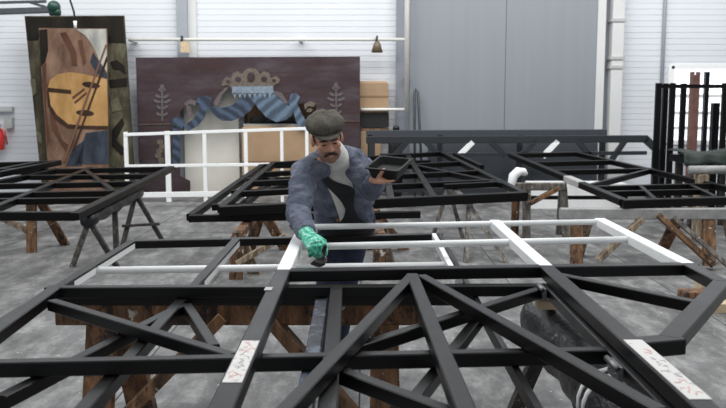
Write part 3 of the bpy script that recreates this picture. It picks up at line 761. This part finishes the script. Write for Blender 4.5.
# long loose brace planks leaning on that trestle
a = PY(658, 214, 8.38); b = PY(715, 262, 8.1)
m = MB(); m.beam((a.x, 8.36, a.z), (b.x, 8.1, .06), .05, .13, up=(0, -1, 0)); o = tag(m.build('brown_plank', M['horsemid']), 'brown plank leaning down to the right under the rear right frame', 'plank')
a = PY(672, 216, 8.3); b = PY(730, 268, 8.0)
m = MB(); m.beam((a.x, 8.26, a.z), (b.x, 7.92, .05), .04, .07, up=(0, -1, 0)); tag(m.build('spattered_plank', M['horsegrey']), 'paint-spattered grey plank leaning beside the brown plank at the right', 'plank')
# far-left: grey wrapped end of roll cloth bundle on horse
q = S(519, 178, -.02)
t = thing('rag_bundle', 'white rag bundle draped on the sawhorse between the rear frames', 'rag', (q.x, 10.0, zrear(10.1, BT)))
q = PY(518, 186, 9.98)
m = MB(); m.loft([((q.x - .09, 9.95, q.z - .12), .05, .035), ((q.x - .085, 9.95, q.z + .02), .065, .045), ((q.x - .06, 9.96, q.z + .12), .08, .055), ((q.x + .0, 9.99, q.z + .17), .07, .055), ((q.x + .07, 10.02, q.z + .165), .055, .045), ((q.x + .10, 10.03, q.z + .13), .03, .03)], 14, 0, (0, 1, 0)); m.build('rag', M['white'], t)

# ---------------------------------------------------------------- foreground frames
zM, zL, zA = .95, .900, .853
BK, WT_ = 0, 1
# A: lowest, half painted
t = thing('half_painted_frame', 'lowest frame of the front stack, black on top with white inner sides', 'steel frame', (-.45, 3.2, zA - .06), 'front stack of steel frames')
def fb_(name, a, b, z, w, h, segs=None, par=None, mats=None, **pr):
    """bar on plane z between ground points; segs: list of (t0,t1,mat)"""
    m = MB(); A, B = V((a[0], a[1], z)), V((b[0], b[1], z))
    for s0, s1, mi in (segs or [(0, 1, 0)]): m.beam(A.lerp(B, s0), A.lerp(B, s1), w, h, mi)
    return m.build(name, mats or [M['black'], M['white']], par, **pr)
aL, aC, aR = -1.32, -.735, .445
def skewA(x): return 4.8 + (x + 1.32) * .15
hA = .045
def railA(nm, x, y0, y1, w=.045):
    m = MB(); yj = 3.75
    m.beam((x, y0, zA), (x, yj, zA), w, .012, 0); m.beam((x, y0, zA - .0125), (x, yj, zA - .0125), w - .002, hA - .0125, 1)
    m.beam((x, yj, zA), (x, y1, zA), w, hA, 0); return m.build(nm, [M['black'], M['white']], t)
railA(SR, aL, skewA(aL), 1.2); railA(SR, aC, skewA(aC) - .03, 1.2); railA(SR, aR + .015, skewA(aR), 1.2, .022); fb_('white_lip', (aR - .018, skewA(aR)), (aR - .018, 3.75), zA - .0003,   .028, hA, par=t, mats=[M['white'], M['white']], label='white inner lip')
fb_(CB, (aL - .03, skewA(aL)), (aR + .03, skewA(aR)), zA - .0004, .055, hA, par=t)
m = MB(); m.tube([(aL, 4.08, zA - .03), (aR, 4.22, zA - .03)], .018, 12); m.build('tube_bar', M['white'], t, label='white tube bar')
fb_(CB, (aL, 3.46), (aR, 3.46), zA - .0008, .06, hA, par=t)
g = lambda x, y, z: (P(x, y, z).x, P(x, y, z).y)
for i, (a, b) in enumerate((((183, 303), (0, 395)), ((187, 303), (214, 344)), ((480, 313), (412, 398)))):
    fb_(DB, g(*a, zA), g(*b, zA), zA - .0012 - i * .0004, .038, hA - .004, par=t)
x_ = g(319, 340, zA)[0]
fb_('inner_rail', (g(321, 300, zA)[0], 3.46), (x_, 1.3), zA - .002, .05, hA - .004, par=t, mats=[M['bluish'], M['white']], label='worn blue-grey inner rail')
fb_(CB, (aL, 1.25), (aR, 1.25), zA - .0005, .06, hA, par=t)

# L: the black middle frame
t = thing('black_frame', 'wide black steel frame in the middle of the front stack', 'steel frame', (-.25, 2.4, zL - .06), 'front stack of steel frames')
hL = .045
lL, lR = -1.235, .765
fb_(SR, (-1.25, 3.40), (-1.13, 1.15), zL, .054, hL, par=t)
fb_(SR, (.765, 3.44), (.765, 1.15), zL, .052, hL, par=t)
fb_(CB, (-1.285, 3.38), (.80, 3.42), zL - .0004, .05, hL, par=t)
fb_(CB, (-1.22, 2.38), (.765, 2.52), zL - .0008, .044, hL, par=t)
fb_('inner_rail', (-.108, 3.4), (-.075, 1.15), zL - .0012, .05, hL - .002, par=t)
fb_(CB, (-1.14, 1.18), (.765, 1.18), zL - .0004, .07, hL, par=t)
for i, (a, b) in enumerate((((52, 299), (232, 353)), ((543, 286), (352, 345)), ((342, 368), (470, 415)))):
    fb_(DB, g(*a, zL), g(*b, zL), zL - .0016 - i * .0004, .040, hL - .004, par=t)
# bright lower lip along the right rail, with hinges
m = MB(); m.box((.768, 1.2, zL), (.776, 3.4, zL + .0012)); m.build('edge_strip', M['steel'], t)
for yy in (3.36, 2.36):
    m = MB(); m.box((.715, yy - .05, zL - .04), (.7305, yy + .05, zL + .004)); m.tube([(.712, yy - .05, zL + .002), (.712, yy + .05, zL + .002)], .009)
    for q in (-.03, .03): m.ell((.718, yy + q, zL - .02), (.008, .008, .005), 8, 6)
    m.build('hinge', M['steel'], t)

# M: top frame, being painted
t = thing('half_painted_frame', 'top frame being painted, white at the far end and black towards the camera', 'steel frame', (.5, 3.2, zM - .06), 'front stack of steel frames')
hM = .048
MX0, MX1, MX2 = -.335, .775, 1.415
yb0, yb1 = 3.48, 3.62
def yback(x): return yb0 + (x - MX0) / (MX2 - MX0) * (yb1 - yb0)
def yfar(x): return 4.82 + (x - MX0) * .12
for nm, x0, x1, y0, y1 in ((SR, MX0, MX0 + .01, yfar(MX0), 1.15), (SR, MX1, MX1 + .02, yfar(MX1), 1.15)):
    tt = (y0 - yback(x0) + .0) / (y0 - y1)
    fb_(SR, (x0, y0), (x1, y1), zM, .061, hM, [(0, tt, 1), (tt, 1, 0)], t)
y0 = yfar(MX2); fb_(SR, (MX2, y0), (1.405, 3.26), zM, .061, hM, [(0, (y0 - yback(MX2)) / (y0 - 3.26), 1), ((y0 - yback(MX2)) / (y0 - 3.26), 1, 0)], t)
m = MB(); m.tube([(MX0, yfar(MX0) - .02, zM - .02), (MX2, yfar(MX2) - .02, zM - .02)], .017, 14); m.build('tube_bar', M['white'], t, label='white far tube bar')
a, b = P(330, 246, zM - .02), P(625, 238.5, zM - .02)
m = MB(); m.tube([(MX0, a.y, zM - .025), (MX2, b.y, zM - .025)], .018, 14); m.build('tube_bar', M['white'], t, label='white tube bar')
fb_(CB, (MX0 - .03, yback(MX0)), (MX2 + .03, yback(MX2)), zM - .0008, .062, hM, par=t)
ap = g(412, 273, zM)
fb_(DB, ap, g(281, 410, zM), zM - .0016, .041, hM - .003, par=t)
fb_('inner_rail', ap, (.255, 1.15), zM - .0012, .048, hM - .003, par=t)
fb_(DB, g(422, 274, zM), g(660, 407, zM), zM - .002, .041, hM - .003, par=t)
fb_(DB, g(560, 273, zM), g(700, 301, zM), zM - .0024, .041, hM - .006, par=t)
# chamfered near corner
c1, c2, c3 = (1.405, 3.27), (.915, 2.47), (.79, 2.43)
fb_('corner_bar', (1.42, 3.29), c2, zM - .0006, .068, hM, par=t)
fb_('corner_bar', (.945, 2.475), c3, zM - .0010, .068, hM, par=t)
fb_(CB, (MX0, 1.18), (MX1, 1.18), zM - .0005, .08, hM, par=t)
# paper labels with worn red marks
def label_strip(p0, p1, w, par, seed, ink):
    a, b = V((*p0, zM + .0015)), V((*p1, zM + .0015)); d = (b - a).normalized(); sd = d.cross(V((0, 0, 1))).normalized()
    m = MB(); m.beam(a, b, w, .0016, 0, ch=.0003)
    o = m.build('paper_label', M['label'], par, label='white paper label with worn marks')
    rnd = random.Random(seed); L = (b - a).length; k = .02
    while k < L - .03:
        if rnd.random() < .62:
            q = a + d * k + sd * rnd.uniform(-.010, .010) + V((0, 0, .0008))
            q2 = q + d * rnd.uniform(-.006, .014) + sd * rnd.choice((-1, 1)) * rnd.uniform(.006, .014)
            m = MB(); m.beam(q, q2, .0026, .0007, 0, ch=.0001)
            m.beam(q2, q2 + d * rnd.uniform(.006, .016), .0026, .0007, 0, ch=.0001)
            m.build('ink_mark', ink if (k < L * .3 or k > L * .7) else M['greyink'], o)
        k += .013
label_strip((-.328, 2.42), (-.327, 2.05), .05, t, 3, M['redink'])
label_strip((.792, 2.43), (.795, 1.93), .055, t, 5, M['redink'])
m = MB(); m.box((-.366, 3.08, zM + .0005), (-.338, 3.13, zM + .003)); m.build('tape_scrap', M['tape'], t)

# front trestle
yT = 3.6; zT = zA - .06
xa_, xb_ = PY(60, 310, yT).x, PY(419, 310, yT).x
ll = PY(107, 380, yT - .05).x; rl = PY(385, 380, yT - .05).x
trestle('heavy paint-stained wooden trestle under the front stack of frames', (xa_, yT), (xb_, yT), zT, zT, .12, .1, 'horse',
        [(.12, ll - .02, yT - .22), (.17, ll + .09, yT + .3), (.905, rl - .01, yT - .2), (.9, rl + .03, yT + .35)], 'horse', .12, .07,
        [((PY(222, 318, yT - .09).x, yT - .09, zT - .06), (PY(104, 410, yT - .1).x, yT - .15, .22), .05, .12), ((PY(266, 318, yT - .09).x, yT - .09, zT - .06), (PY(380, 440, yT - .1).x, yT - .15, .18), .05, .11)], 'horsemid')
# second foreground trestle at the back of the stack: small supports
# wrapped roll trestle at the right
t = thing('wrapped_trestle', 'trestle wrapped in crumpled black plastic under the right side of front frames', 'trestle', (.7, 2.6, 0))
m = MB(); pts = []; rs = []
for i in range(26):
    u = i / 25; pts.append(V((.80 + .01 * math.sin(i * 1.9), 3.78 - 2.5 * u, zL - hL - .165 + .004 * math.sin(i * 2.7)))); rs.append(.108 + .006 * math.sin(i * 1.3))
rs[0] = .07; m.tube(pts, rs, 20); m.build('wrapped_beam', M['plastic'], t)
for yy in (2.62, 2.56, 2.05, 1.99):
    m = MB(); m.tube([(.80, yy + .01, zL - hL - .165), (.80, yy - .012, zL - hL - .165)], .117, 20); m.build('tape_band', M['white'], t)
zz = zL - hL - .2
def leg2(top, foot, w, mt):
    m = MB(); m.rings([[V(c) + V((dx * w / 2, dy * w / 2, 0)) for dx, dy in ((1, 1), (-1, 1), (-1, -1), (1, -1))] for c in (top, foot)], 0, False); m.build('leg', M[mt], t)
leg2((.76, 3.45, zz), (.60, 3.75, 0), .06, 'grimy'); leg2((.84, 3.45, zz), (1.04, 3.6, 0), .06, 'grimy')
leg2((.76, 2.55, zz), (.68, 2.7, 0), .06, 'horsemid'); leg2((.82, 2.7, zz), (.80, 3.0, 0), .06, 'horsemid')
leg2((.76, 1.6, zz), (.56, 1.5, 0), .06, 'horsemid'); leg2((.84, 1.6, zz), (1.04, 1.5, 0), .06, 'horsemid')
m = MB(); m.beam((.66, 3.62, .30), (.70, 2.66, .34), .03, .05); m.build('stretcher', M['grimy'], t)
# wood block wedged on the roll
t = thing('wood_block', 'small pale wood block with white tape wedged beside the right hinge', 'block', (.66, 3.36, zL - .1))
q = P(543, 306, .80)
zb_ = zL - hL - .165 + .112
m = MB(); m.box((q.x - .035, q.y - .07, zb_), (q.x + .05, q.y + .05, zb_ + .035)); m.build('block', M['woodpale'], t)
m = MB(); m.box((q.x - .037, q.y - .01, zb_ - .001), (q.x + .052, q.y + .03, zb_ + .0375)); m.build('tape_wrap', M['white'], t)
# planks on the floor at far right
a = P(690, 312, 0)
t = thing('timber_offcuts', 'dark and pale timber offcuts piled on the floor at the right edge', 'timber', (P(715, 308, 0).x, P(715, 308, 0).y, 0))
y0 = P(700, 313, 0).y; x0 = P(694, 312, 0).x
m = MB(); m.box((x0, y0, 0), (x0 + 1.2, y0 + .16, .07)); m.build('pale_plank', M['woodpale'], t)
m = MB(); m.box((x0 - .02, y0 + .18, 0), (x0 + 1.2, y0 + .34, .12)); m.build('dark_plank', M['horse'], t)
q = PY(706, 288, y0 + .4)
m = MB(); m.box((q.x - .055, y0 + .36, 0), (q.x + .07, y0 + .5, PY(706, 280, y0 + .4).z)); m.build('upright_block', M['woodpale'], t)

# ================================================================ the man
def remesh(o, vox, smooth=4):
    r = o.modifiers.new('remesh', 'REMESH'); r.mode = 'VOXEL'; r.voxel_size = vox; r.use_smooth_shade = True
    s = o.modifiers.new('smooth', 'SMOOTH'); s.factor = .5; s.iterations = smooth
def pt(px, py, Y): return PY(px, py, Y)
HC = pt(327, 138.5, 4.50)                      # head centre
man = thing('person', 'man in grey flat cap and blue-grey jacket leaning over to brush a white tube', 'person', (-.07, 5.15, 0))
# head frame: face looks down, towards the camera
HR = Matrix.Rotation(math.radians(-9), 3, 'Y') @ Matrix.Rotation(math.radians(9), 3, 'Z') @ Matrix.Rotation(math.radians(18), 3, 'X')
def hd(x, y, z): return HC + HR @ V((x, y, z))
# joints
hipL, hipR = V((-.185, 5.16, .88)), V((-.05, 5.17, .88))          # picture left / picture right
kneeL, kneeR = V((-.215, 5.12, .47)), V((-.12, 5.17, .47))
ankL, ankR = V((-.235, 5.15, .09)), V((-.165, 5.30, .09))
pel = V((-.10, 5.16, .92)); waist = V((-.11, 5.06, 1.03)); chest = V((-.135, 4.82, 1.23)); neck0 = V((-.165, 4.66, 1.335))
shL = pt(305, 172, 4.56); shR = pt(352, 160, 4.72)
elL = pt(298, 214, 4.33); wrL = pt(307, 234, 4.03)
elR = pt(373, 190, 4.62); wrR = pt(374, 179.5, 4.42)
body = MB()
body.loft([(pel - V((0, 0, .04)), .15, .11), (pel + V((0, 0, .03)), .155, .115), (waist, .14, .10), (chest, .13, .075), (chest.lerp(neck0, .6) + V((0,.04,.01)), .11, .06), (neck0 + V((0,.03,0)), .06, .05)], 20)
body.loft([(neck0 + V((0, .03, -.03)), .062, .065), (neck0.lerp(HC, .4), .055, .058), (hd(0, .025, -.05), .055, .06)], 14)
for a, b, c in ((hipL, kneeL, ankL), (hipR, kneeR, ankR)):
    body.loft([(a + V((0, 0, .05)), .075, .08), (a.lerp(b, .35), .078, .082), (b, .052, .056), (b.lerp(c, .3), .052, .056), (c, .036, .04)], 14)
    body.loft([(c + V((0, .03, -.03)), .035, .03), (c + V((0, -.06, -.05)), .042, .028), (c + V((0, -.15, -.06)), .03, .02)], 12)
for a, b, c in ((shL, elL, wrL), (shR, elR, wrR)):
    body.loft([(a.lerp(neck0, .5), .06, .06), (a, .055, .055), (a.lerp(b, .5), .046, .046), (b, .038, .038), (b.lerp(c, .35), .039, .036), (c, .027, .024)], 12)
# skull, jaw and face
HRm = HR
body.ell(hd(0, .018, .025), (.076, .096, .098), 20, 14, rot=HRm)
body.ell(hd(0, -.032, -.045), (.060, .060, .070), 18, 12, rot=HRm)
body.ell(hd(0, -.068, -.088), (.030, .026, .024), 12, 8, rot=HRm)           # chin
body.ell(hd(0, -.066, .022), (.062, .026, .016), 14, 8, rot=HRm)             # brow
for s in (-1, 1):
    body.ell(hd(s * .041, -.064, -.022), (.022, .020, .020), 12, 8, rot=HRm)  # cheek
    body.ell(hd(s * .078, .012, -.008), (.011, .022, .034), 12, 8, rot=HRm)   # ear
    body.ell(hd(s * .031, -.073, .001), (.015, .014, .009), 12, 8, rot=HRm)   # lowered eyelid
body.loft([(hd(0, -.084, .014), .009, .010), (hd(0, -.098, -.012), .012, .013), (hd(0, -.106, -.030), .017, .015), (hd(0, -.088, -.040), .016, .008)], 10)
body.ell(hd(0, -.088, -.060), (.024, .011, .006), 12, 8, rot=HRm)            # lips
body.ell(hd(0, -.087, -.069), (.021, .011, .006), 12, 8, rot=HRm)
# bare hand gripping the tray
TC = pt(389, 167.5, 4.42)                         # tray centre
def finger(m, pts, r0, r1):
    pts = [V(p) for p in pts]; n = len(pts); m.tube(pts, [r0 + (r1 - r0) * i / (n - 1) for i in range(n)], 10)
    m.ell(pts[-1], (r1, r1, r1), 10, 8)
hw = wrR; hdn = (pt(383, 180, 4.37) - hw).normalized()
body.loft([(hw, .027, .024), (hw + hdn * .035, .036, .02), (hw + hdn * .075, .040, .018), (hw + hdn * .088, .036, .014)], 14, 0, (0, 1, .2))
tray_b = TC.z - .045
for i in range(4):
    base = hw + hdn * .082 + V((0, -.030 + .020 * i, -.004))
    L = (.070, .078, .074, .058)[i]
    finger(body, [base - hdn * .02, base, base + V((L * .35, 0, .0)), base + V((L * .62, 0, .004))], .0095, .0075)
finger(body, [hw + hdn * .03 + V((0, -.028, .012)), hw + hdn * .05 + V((0, -.042, .034)), hw + hdn * .062 + V((0, -.044, .050)), hw + hdn * .070 + V((.004, -.040, .060))], .0115, .009)
b = body.build('body', M['skin'], man); remesh(b, .0055, 3)
# eyes, eyebrows, moustache, stubble
m = MB()
for s in (-1, 1): m.ell(hd(s * .031, -.0815, -.004), (.011, .008, .0035), 12, 8, rot=HRm)
m.build('eye', M['hair'], man)
m = MB()
for s in (-1, 1): m.tube([hd(s * .012, -.090, .016), hd(s * .030, -.092, .021), hd(s * .050, -.080, .017)], [.004, .0055, .003], 8)
m.build('eyebrow', M['hair'], man)
m = MB()
for s in (-1, 1): m.tube([hd(s * .001, -.101, -.047), hd(s * .016, -.099, -.051), hd(s * .030, -.090, -.060), hd(s * .036, -.082, -.068)], [.008, .0095, .008, .004], 10)
m.build('moustache', M['hair'], man)
m = MB()
for s in (-1, 1): m.loft([(hd(s * .072, -.01, .045), .005, .022), (hd(s * .071, -.012, .015), .005, .016), (hd(s * .066, -.016, -.01), .004, .008)], 10, 0, (1, 0, 0))
m.loft([(hd(0, .095, .03), .07, .03), (hd(0, .10, -.01), .066, .024), (hd(0, .088, -.045), .05, .012)], 14)
o = m.build('hair', M['hair'], man)
m = MB(); m.ell(hd(0, -.036, -.062), (.0615, .0605, .058), 20, 12, rot=HRm); m.ell(hd(0, -.068, -.090), (.033, .028, .026), 14, 8, rot=HRm)
o = m.build('beard_stubble', M['stubble'], man); remesh(o, .005, 2)
# cap: puffed eight-panel crown with short peak
m = MB(); rings = []
for k, (z, rx, ry, dy) in enumerate(((.046, .080, .100, .012), (.052, .092, .110, .012), (.068, .101, .118, .014), (.086, .104, .121, .016), (.104, .098, .115, .018), (.122, .080, .096, .02), (.134, .050, .062, .022), (.139, .016, .02, .022))):
    r = []
    for i in range(48):
        a = 2 * math.pi * i / 48; f = 1 + .022 * abs(math.cos(4 * a)) ** .5 - .01 + .012 * math.sin(3 * a + k)
        r.append(hd(math.cos(a) * rx * f, math.sin(a) * ry * f + dy, z + .006 * math.sin(5 * a + k)))
    rings.append(r)
m.rings(rings); cap = m.build('cap', M['capcloth'], man)
m = MB(); top = []; 
for j in range(5):
    r = []
    for i in range(17):
        a = math.radians(200 + 140 * i / 16); e = j / 4 * .048 * math.sin(math.pi * i / 16) ** .7
        r.append(hd(math.cos(a) * .088, math.sin(a) * (.104 + e) + .01, .050 - .22 * e))
    top.append(r)
vs = [p for r in top for p in r]; fs = [[j * 17 + i, j * 17 + i + 1, (j + 1) * 17 + i + 1, (j + 1) * 17 + i] for j in range(4) for i in range(16)]
m.add(vs, fs, 0, True); o = m.build('cap_peak', M['capcloth'], cap); sm_ = o.modifiers.new('s', 'SOLIDIFY'); sm_.thickness = .007; sm_.offset = 0
m = MB(); m.ell(hd(0, .022, .140), (.011, .011, .006), 12, 8, rot=HRm); m.build('cap_button', M['capcloth'], cap)
# jacket: open front, one skin over back, shoulders and sleeves
j = MB()
cb = V((0, .035, .02))
def jl(secs, n=22, xr=(1, 0, 0)): j.loft(secs, n, 0, xr)
jl([(V((-.115, 5.17, .90)), .185, .11), (V((-.12, 5.10, 1.02)), .185, .12), (V((-.13, 4.93, 1.15)), .20, .125), (chest + V((0, .05, .02)), .205, .125), (chest.lerp(neck0, .5) + V((-.005, .05, .02)), .185, .11), (neck0 + V((0, .05, .01)), .105, .085), (neck0 + V((-.0, .03, .045)), .078, .075)])
for a, b_, c, e in ((shL, elL, wrL, .05), (shR, elR, wrR, .015)):
    d_ = (c - b_).normalized(); end = c - d_ * e * .2
    jl([(a.lerp(neck0, .55) + V((0, .02, .0)), .08, .075), (a + V((0, .01, -.005)), .078, .078), (a.lerp(b_, .35), .072, .075), (a.lerp(b_, .7), .066, .07), (b_, .062, .066), (b_.lerp(c, .4), .058, .058), (end, .047, .047)], 18)
jk = j.build('jacket', M['jacket'], man); remesh(jk, .008, 5)
dt = bpy.data.textures.new('crease', 'CLOUDS'); dt.noise_scale = .07; dt.noise_depth = 3
dm = jk.modifiers.new('creases', 'DISPLACE'); dm.texture = dt; dm.strength = .036; dm.mid_level = .5; dm.texture_coords = 'LOCAL'
# collar and lapels
def strip(pts, w, name, mat, par, th=.008, nrm=V((0, -1, .35))):
    m = MB(); n = len(pts); L, R = [], []
    for i, p in enumerate(pts):
        p = V(p); d_ = (V(pts[min(i + 1, n - 1)]) - V(pts[max(i - 1, 0)])).normalized(); sd = d_.cross(nrm).normalized(); ww = w[i] if isinstance(w, (list, tuple)) else w
        L.append(p - sd * ww / 2); R.append(p + sd * ww / 2)
    m.add(L + R, [[i, i + 1, n + i + 1, n + i] for i in range(n - 1)], 0, True)
    o = m.build(name, mat, par); s = o.modifiers.new('s', 'SOLIDIFY'); s.thickness = th; s.offset = 0
    b2 = o.modifiers.new('sub', 'SUBSURF'); b2.levels = b2.render_levels = 2
    return o
TS = [(V((-.115, 5.17, .90)), .185, .11), (V((-.12, 5.10, 1.02)), .185, .12), (V((-.13, 4.93, 1.15)), .20, .125), (chest + V((0, .05, .02)), .205, .125), (chest.lerp(neck0, .5) + V((-.005, .05, .02)), .185, .11), (neck0 + V((0, .05, .01)), .105, .085), (neck0 + V((0, .03, .045)), .078, .075)]
def front(u, a, off=.012):
    u = max(0, min(len(TS) - 1.001, u)); i = int(u); f = u - i
    c = TS[i][0].lerp(TS[i + 1][0], f); rx = TS[i][1] * (1 - f) + TS[i + 1][1] * f; ry = TS[i][2] * (1 - f) + TS[i + 1][2] * f
    d_ = (TS[min(i + 2, len(TS) - 1)][0] - TS[i][0]).normalized(); y = d_.cross(V((1, 0, 0))).normalized()
    return c + V((1, 0, 0)) * math.sin(a) * (rx + off) - y * math.cos(a) * (ry + off)
def patch(rows, name, mat, par, off, nx=9, th=.008):
    """rows: (u, angle0, angle1)"""
    m = MB(); vs = []
    for u, a0, a1 in rows: vs += [front(u, a0 + (a1 - a0) * i / (nx - 1), off) for i in range(nx)]
    m.add(vs, [[r * nx + i, r * nx + i + 1, (r + 1) * nx + i + 1, (r + 1) * nx + i] for r in range(len(rows) - 1) for i in range(nx - 1)], 0, True)
    o = m.build(name, mat, par); s = o.modifiers.new('s', 'SOLIDIFY'); s.thickness = th; s.offset = 0
    b2 = o.modifiers.new('sub', 'SUBSURF'); b2.levels = b2.render_levels = 2
    return o
m = MB(); m.loft([(neck0 + V((0, .01, -.04)), .10, .09), (neck0 + V((.002, -.008, .01)), .085, .082), (neck0.lerp(HC, .33) + V((.002, -.014, 0)), .074, .074), (neck0.lerp(HC, .46) + V((.002, -.014, 0)), .066, .068)], 18); m.build('shirt_collar', M['shirt'], man)
patch([(.3, -.05, .25), (1.0, -.06, .28), (1.6, -.10, .30), (2.2, -.16, .34), (3.0, -.24, .40), (4.0, -.34, .46), (4.8, -.5, .6), (5.4, -.8, .8)], 'shirt', M['shirt'], man, .016)
patch([(1.8, .12, .34), (2.2, .06, .36), (2.5, -.04, .38), (3.0, -.12, .42), (3.4, -.2, .42), (3.7, -.27, .34), (4.0, -.32, -.02), (4.5, -.42, -.2), (5.0, -.6, -.4)], 'bib', M['scarf'], man, .026)
patch([(-.0, -.9, 1.1), (.5, -.7, .9), (.9, -.2, .7), (1.2, .0, .5), (1.6, .10, .40), (1.9, .12, .36)], 'apron', M['scarf'], man, .024)
patch([(3.4, -.42, -.26), (4.0, -.55, -.34), (4.6, -.85, -.5), (5.2, -1.2, -.75), (5.7, -1.6, -1.0)], 'collar', M['jacket'], man, .028, 5, .012)
patch([(3.4, .40, .56), (4.0, .46, .7), (4.6, .6, .95), (5.2, .8, 1.25), (5.7, 1.0, 1.6)], 'collar', M['jacket'], man, .028, 5, .012)
# trousers and boots
tr = MB()
tr.loft([(pel + V((0, .02, -.13)), .13, .09), (pel + V((0, .015, -.06)), .18, .115), (pel + V((0, 0, .02)), .178, .115), (pel + V((0, -.01, .06)), .165, .105)], 20)
for a, b_, c in ((hipL, kneeL, ankL), (hipR, kneeR, ankR)):
    tr.loft([(a + V((0, 0, .03)), .09, .098), (a.lerp(b_, .35), .094, .10), (b_, .074, .08), (b_.lerp(c, .4), .072, .076), (c + V((0, 0, .02)), .066, .074)], 16)
o = tr.build('trousers', M['trouser'], man); remesh(o, .010, 3)
for c in (ankL, ankR):
    m = MB(); m.loft([(c + V((0, .045, .06)), .05, .055), (c + V((0, .03, .0)), .05, .058), (c + V((0, .0, -.045)), .05, .045), (c + V((0, -.09, -.055)), .05, .034), (c + V((0, -.16, -.06)), .042, .026), (c + V((0, -.19, -.063)), .02, .015)], 14)
    m.box((c.x - .05, c.y - .19, 0), (c.x + .05, c.y + .08, .022)); m.build('boot', M['boot'], man)
# teal glove on the painting hand
G = MB()
kn = pt(315, 244, 3.93)                         # knuckles
gd = (kn - wrL).normalized(); side = V((1, 0, 0)) - gd * gd.x; side.normalize(); gn = side.cross(gd).normalized()
if gn.z < 0: gn = -gn
G.loft([(wrL - gd * .02, .040, .036), (wrL + gd * .02, .036, .030), (wrL.lerp(kn, .5), .046, .026), (kn - gd * .012, .050, .024), (kn + gd * .01, .044, .019)], 16, 0, tuple(side))
for i in range(4):
    s_ = (-.036 + .024 * i); L = (.062, .074, .080, .072)[i]
    p0 = kn + side * s_ - gd * .01
    p1 = p0 + gd * L * .42 - gn * .004; p2 = p1 + (gd * .35 - gn * .8).normalized() * L * .42 + side * .004; p3 = p2 + (-gd * .35 - gn * .7).normalized() * L * .34
    finger(G, [p0, p1, p2, p3], .0125, .0102)
p0 = wrL.lerp(kn, .45) + side * .036
finger(G, [p0, p0 + side * .022 + gd * .028 - gn * .014, p0 + side * .020 + gd * .060 - gn * .034, p0 + side * .010 + gd * .078 - gn * .055], .015, .011)
o = G.build('glove', M['glove'], man); remesh(o, .0045, 3)
# brush in the glove
bt = kn + gd * .03 - gn * .035 + side * .03
fe = pt(321, 260, 3.99)
t = thing('paint_brush', 'flat dark paint brush held in the teal glove against the white tube', 'brush', fe)
ax = (fe - bt).normalized()
m = MB(); m.tube([bt - ax * .07, bt - ax * .03, bt, fe - ax * .03], [.008, .010, .012, .014], 12); m.build('handle', M['darkrubber'], t)
m = MB(); m.loft([(fe - ax * .032, .024, .012), (fe + ax * .012, .030, .013)], 16); m.build('ferrule', M['steel'], t)
m = MB(); m.loft([(fe + ax * .012, .029, .012), (fe + ax * .035 + V((-.006, 0, 0)), .033, .011), (fe + ax * .060 + V((-.02, 0, 0)), .030, .005)], 16); m.build('bristles', M['knife'], t)
# paint tray in the bare hand
t = thing('paint_tray', 'black plastic paint tray held in the bare hand', 'tray', TC)
TR = Matrix.Rotation(math.radians(-24), 3, 'Z') @ Matrix.Rotation(math.radians(14), 3, 'X') @ Matrix.Rotation(math.radians(4), 3, 'Y')
def tl(x, y, z): return TC + TR @ V((x, y, z))
def ringr(hx, hy, z, r=.016, n=5):
    out = []
    for cx, cy, a0 in ((hx - r, hy - r, 0), (-hx + r, hy - r, 90), (-hx + r, -hy + r, 180), (hx - r, -hy + r, 270)):
        for i in range(n): a = math.radians(a0 + 90 * i / (n - 1)); out.append(tl(cx + math.cos(a) * r, cy + math.sin(a) * r, z))
    return out
m = MB(); m.rings([ringr(.070, .080, -.038), ringr(.085, .098, .018), ringr(.094, .107, .018), ringr(.094, .107, .024), ringr(.082, .095, .024), ringr(.067, .077, -.032)], 0, False); m.build('tray_body', M['plastic_tray'], t)
m = MB(); m.rings([ringr(.071, .081, -.014), ringr(.071, .081, -.012)], 0, False); m.build('wet_paint', M['plastic_tray'], t)

# ---------------------------------------------------------------- light
wd = bpy.data.worlds.new('hall_light'); SC.world = wd; wd.use_nodes = True
bg = wd.node_tree.nodes['Background']; bg.inputs['Color'].default_value = (.93, .97, 1, 1); bg.inputs['Strength'].default_value = .55
def area(name, loc, size, power, rot=(0, 0, 0), col=(1, .985, .96)):
    l = bpy.data.lights.new(name, 'AREA'); l.shape = 'RECTANGLE'; l.size, l.size_y = size; l.energy = power; l.color = col
    o = bpy.data.objects.new(name, l); COL.objects.link(o); o.location = loc; o.rotation_euler = rot; return o
for i, (x, y, e) in enumerate(((-5, 4.5, 125), (0, 4.5, 145), (5, 4.5, 125), (-5, 8.5, 140), (0, 8.5, 140), (5, 8.5, 140))):
    area('roof_light', (x, y, 7.2), (2.2, 2.6), e)
for x in (-6, -2, 2, 6):
    area('added_wall_fill', (x, 11.2, 6.8), (3.0, 1.2), 140, (math.radians(52), 0, 0))  # unseen lamps added to brighten the back wall
SC.view_settings.view_transform = 'Standard'; SC.view_settings.look = 'None'; SC.view_settings.gamma = 1
SC.view_settings.use_curve_mapping = False
SC.view_settings.exposure = 0.0
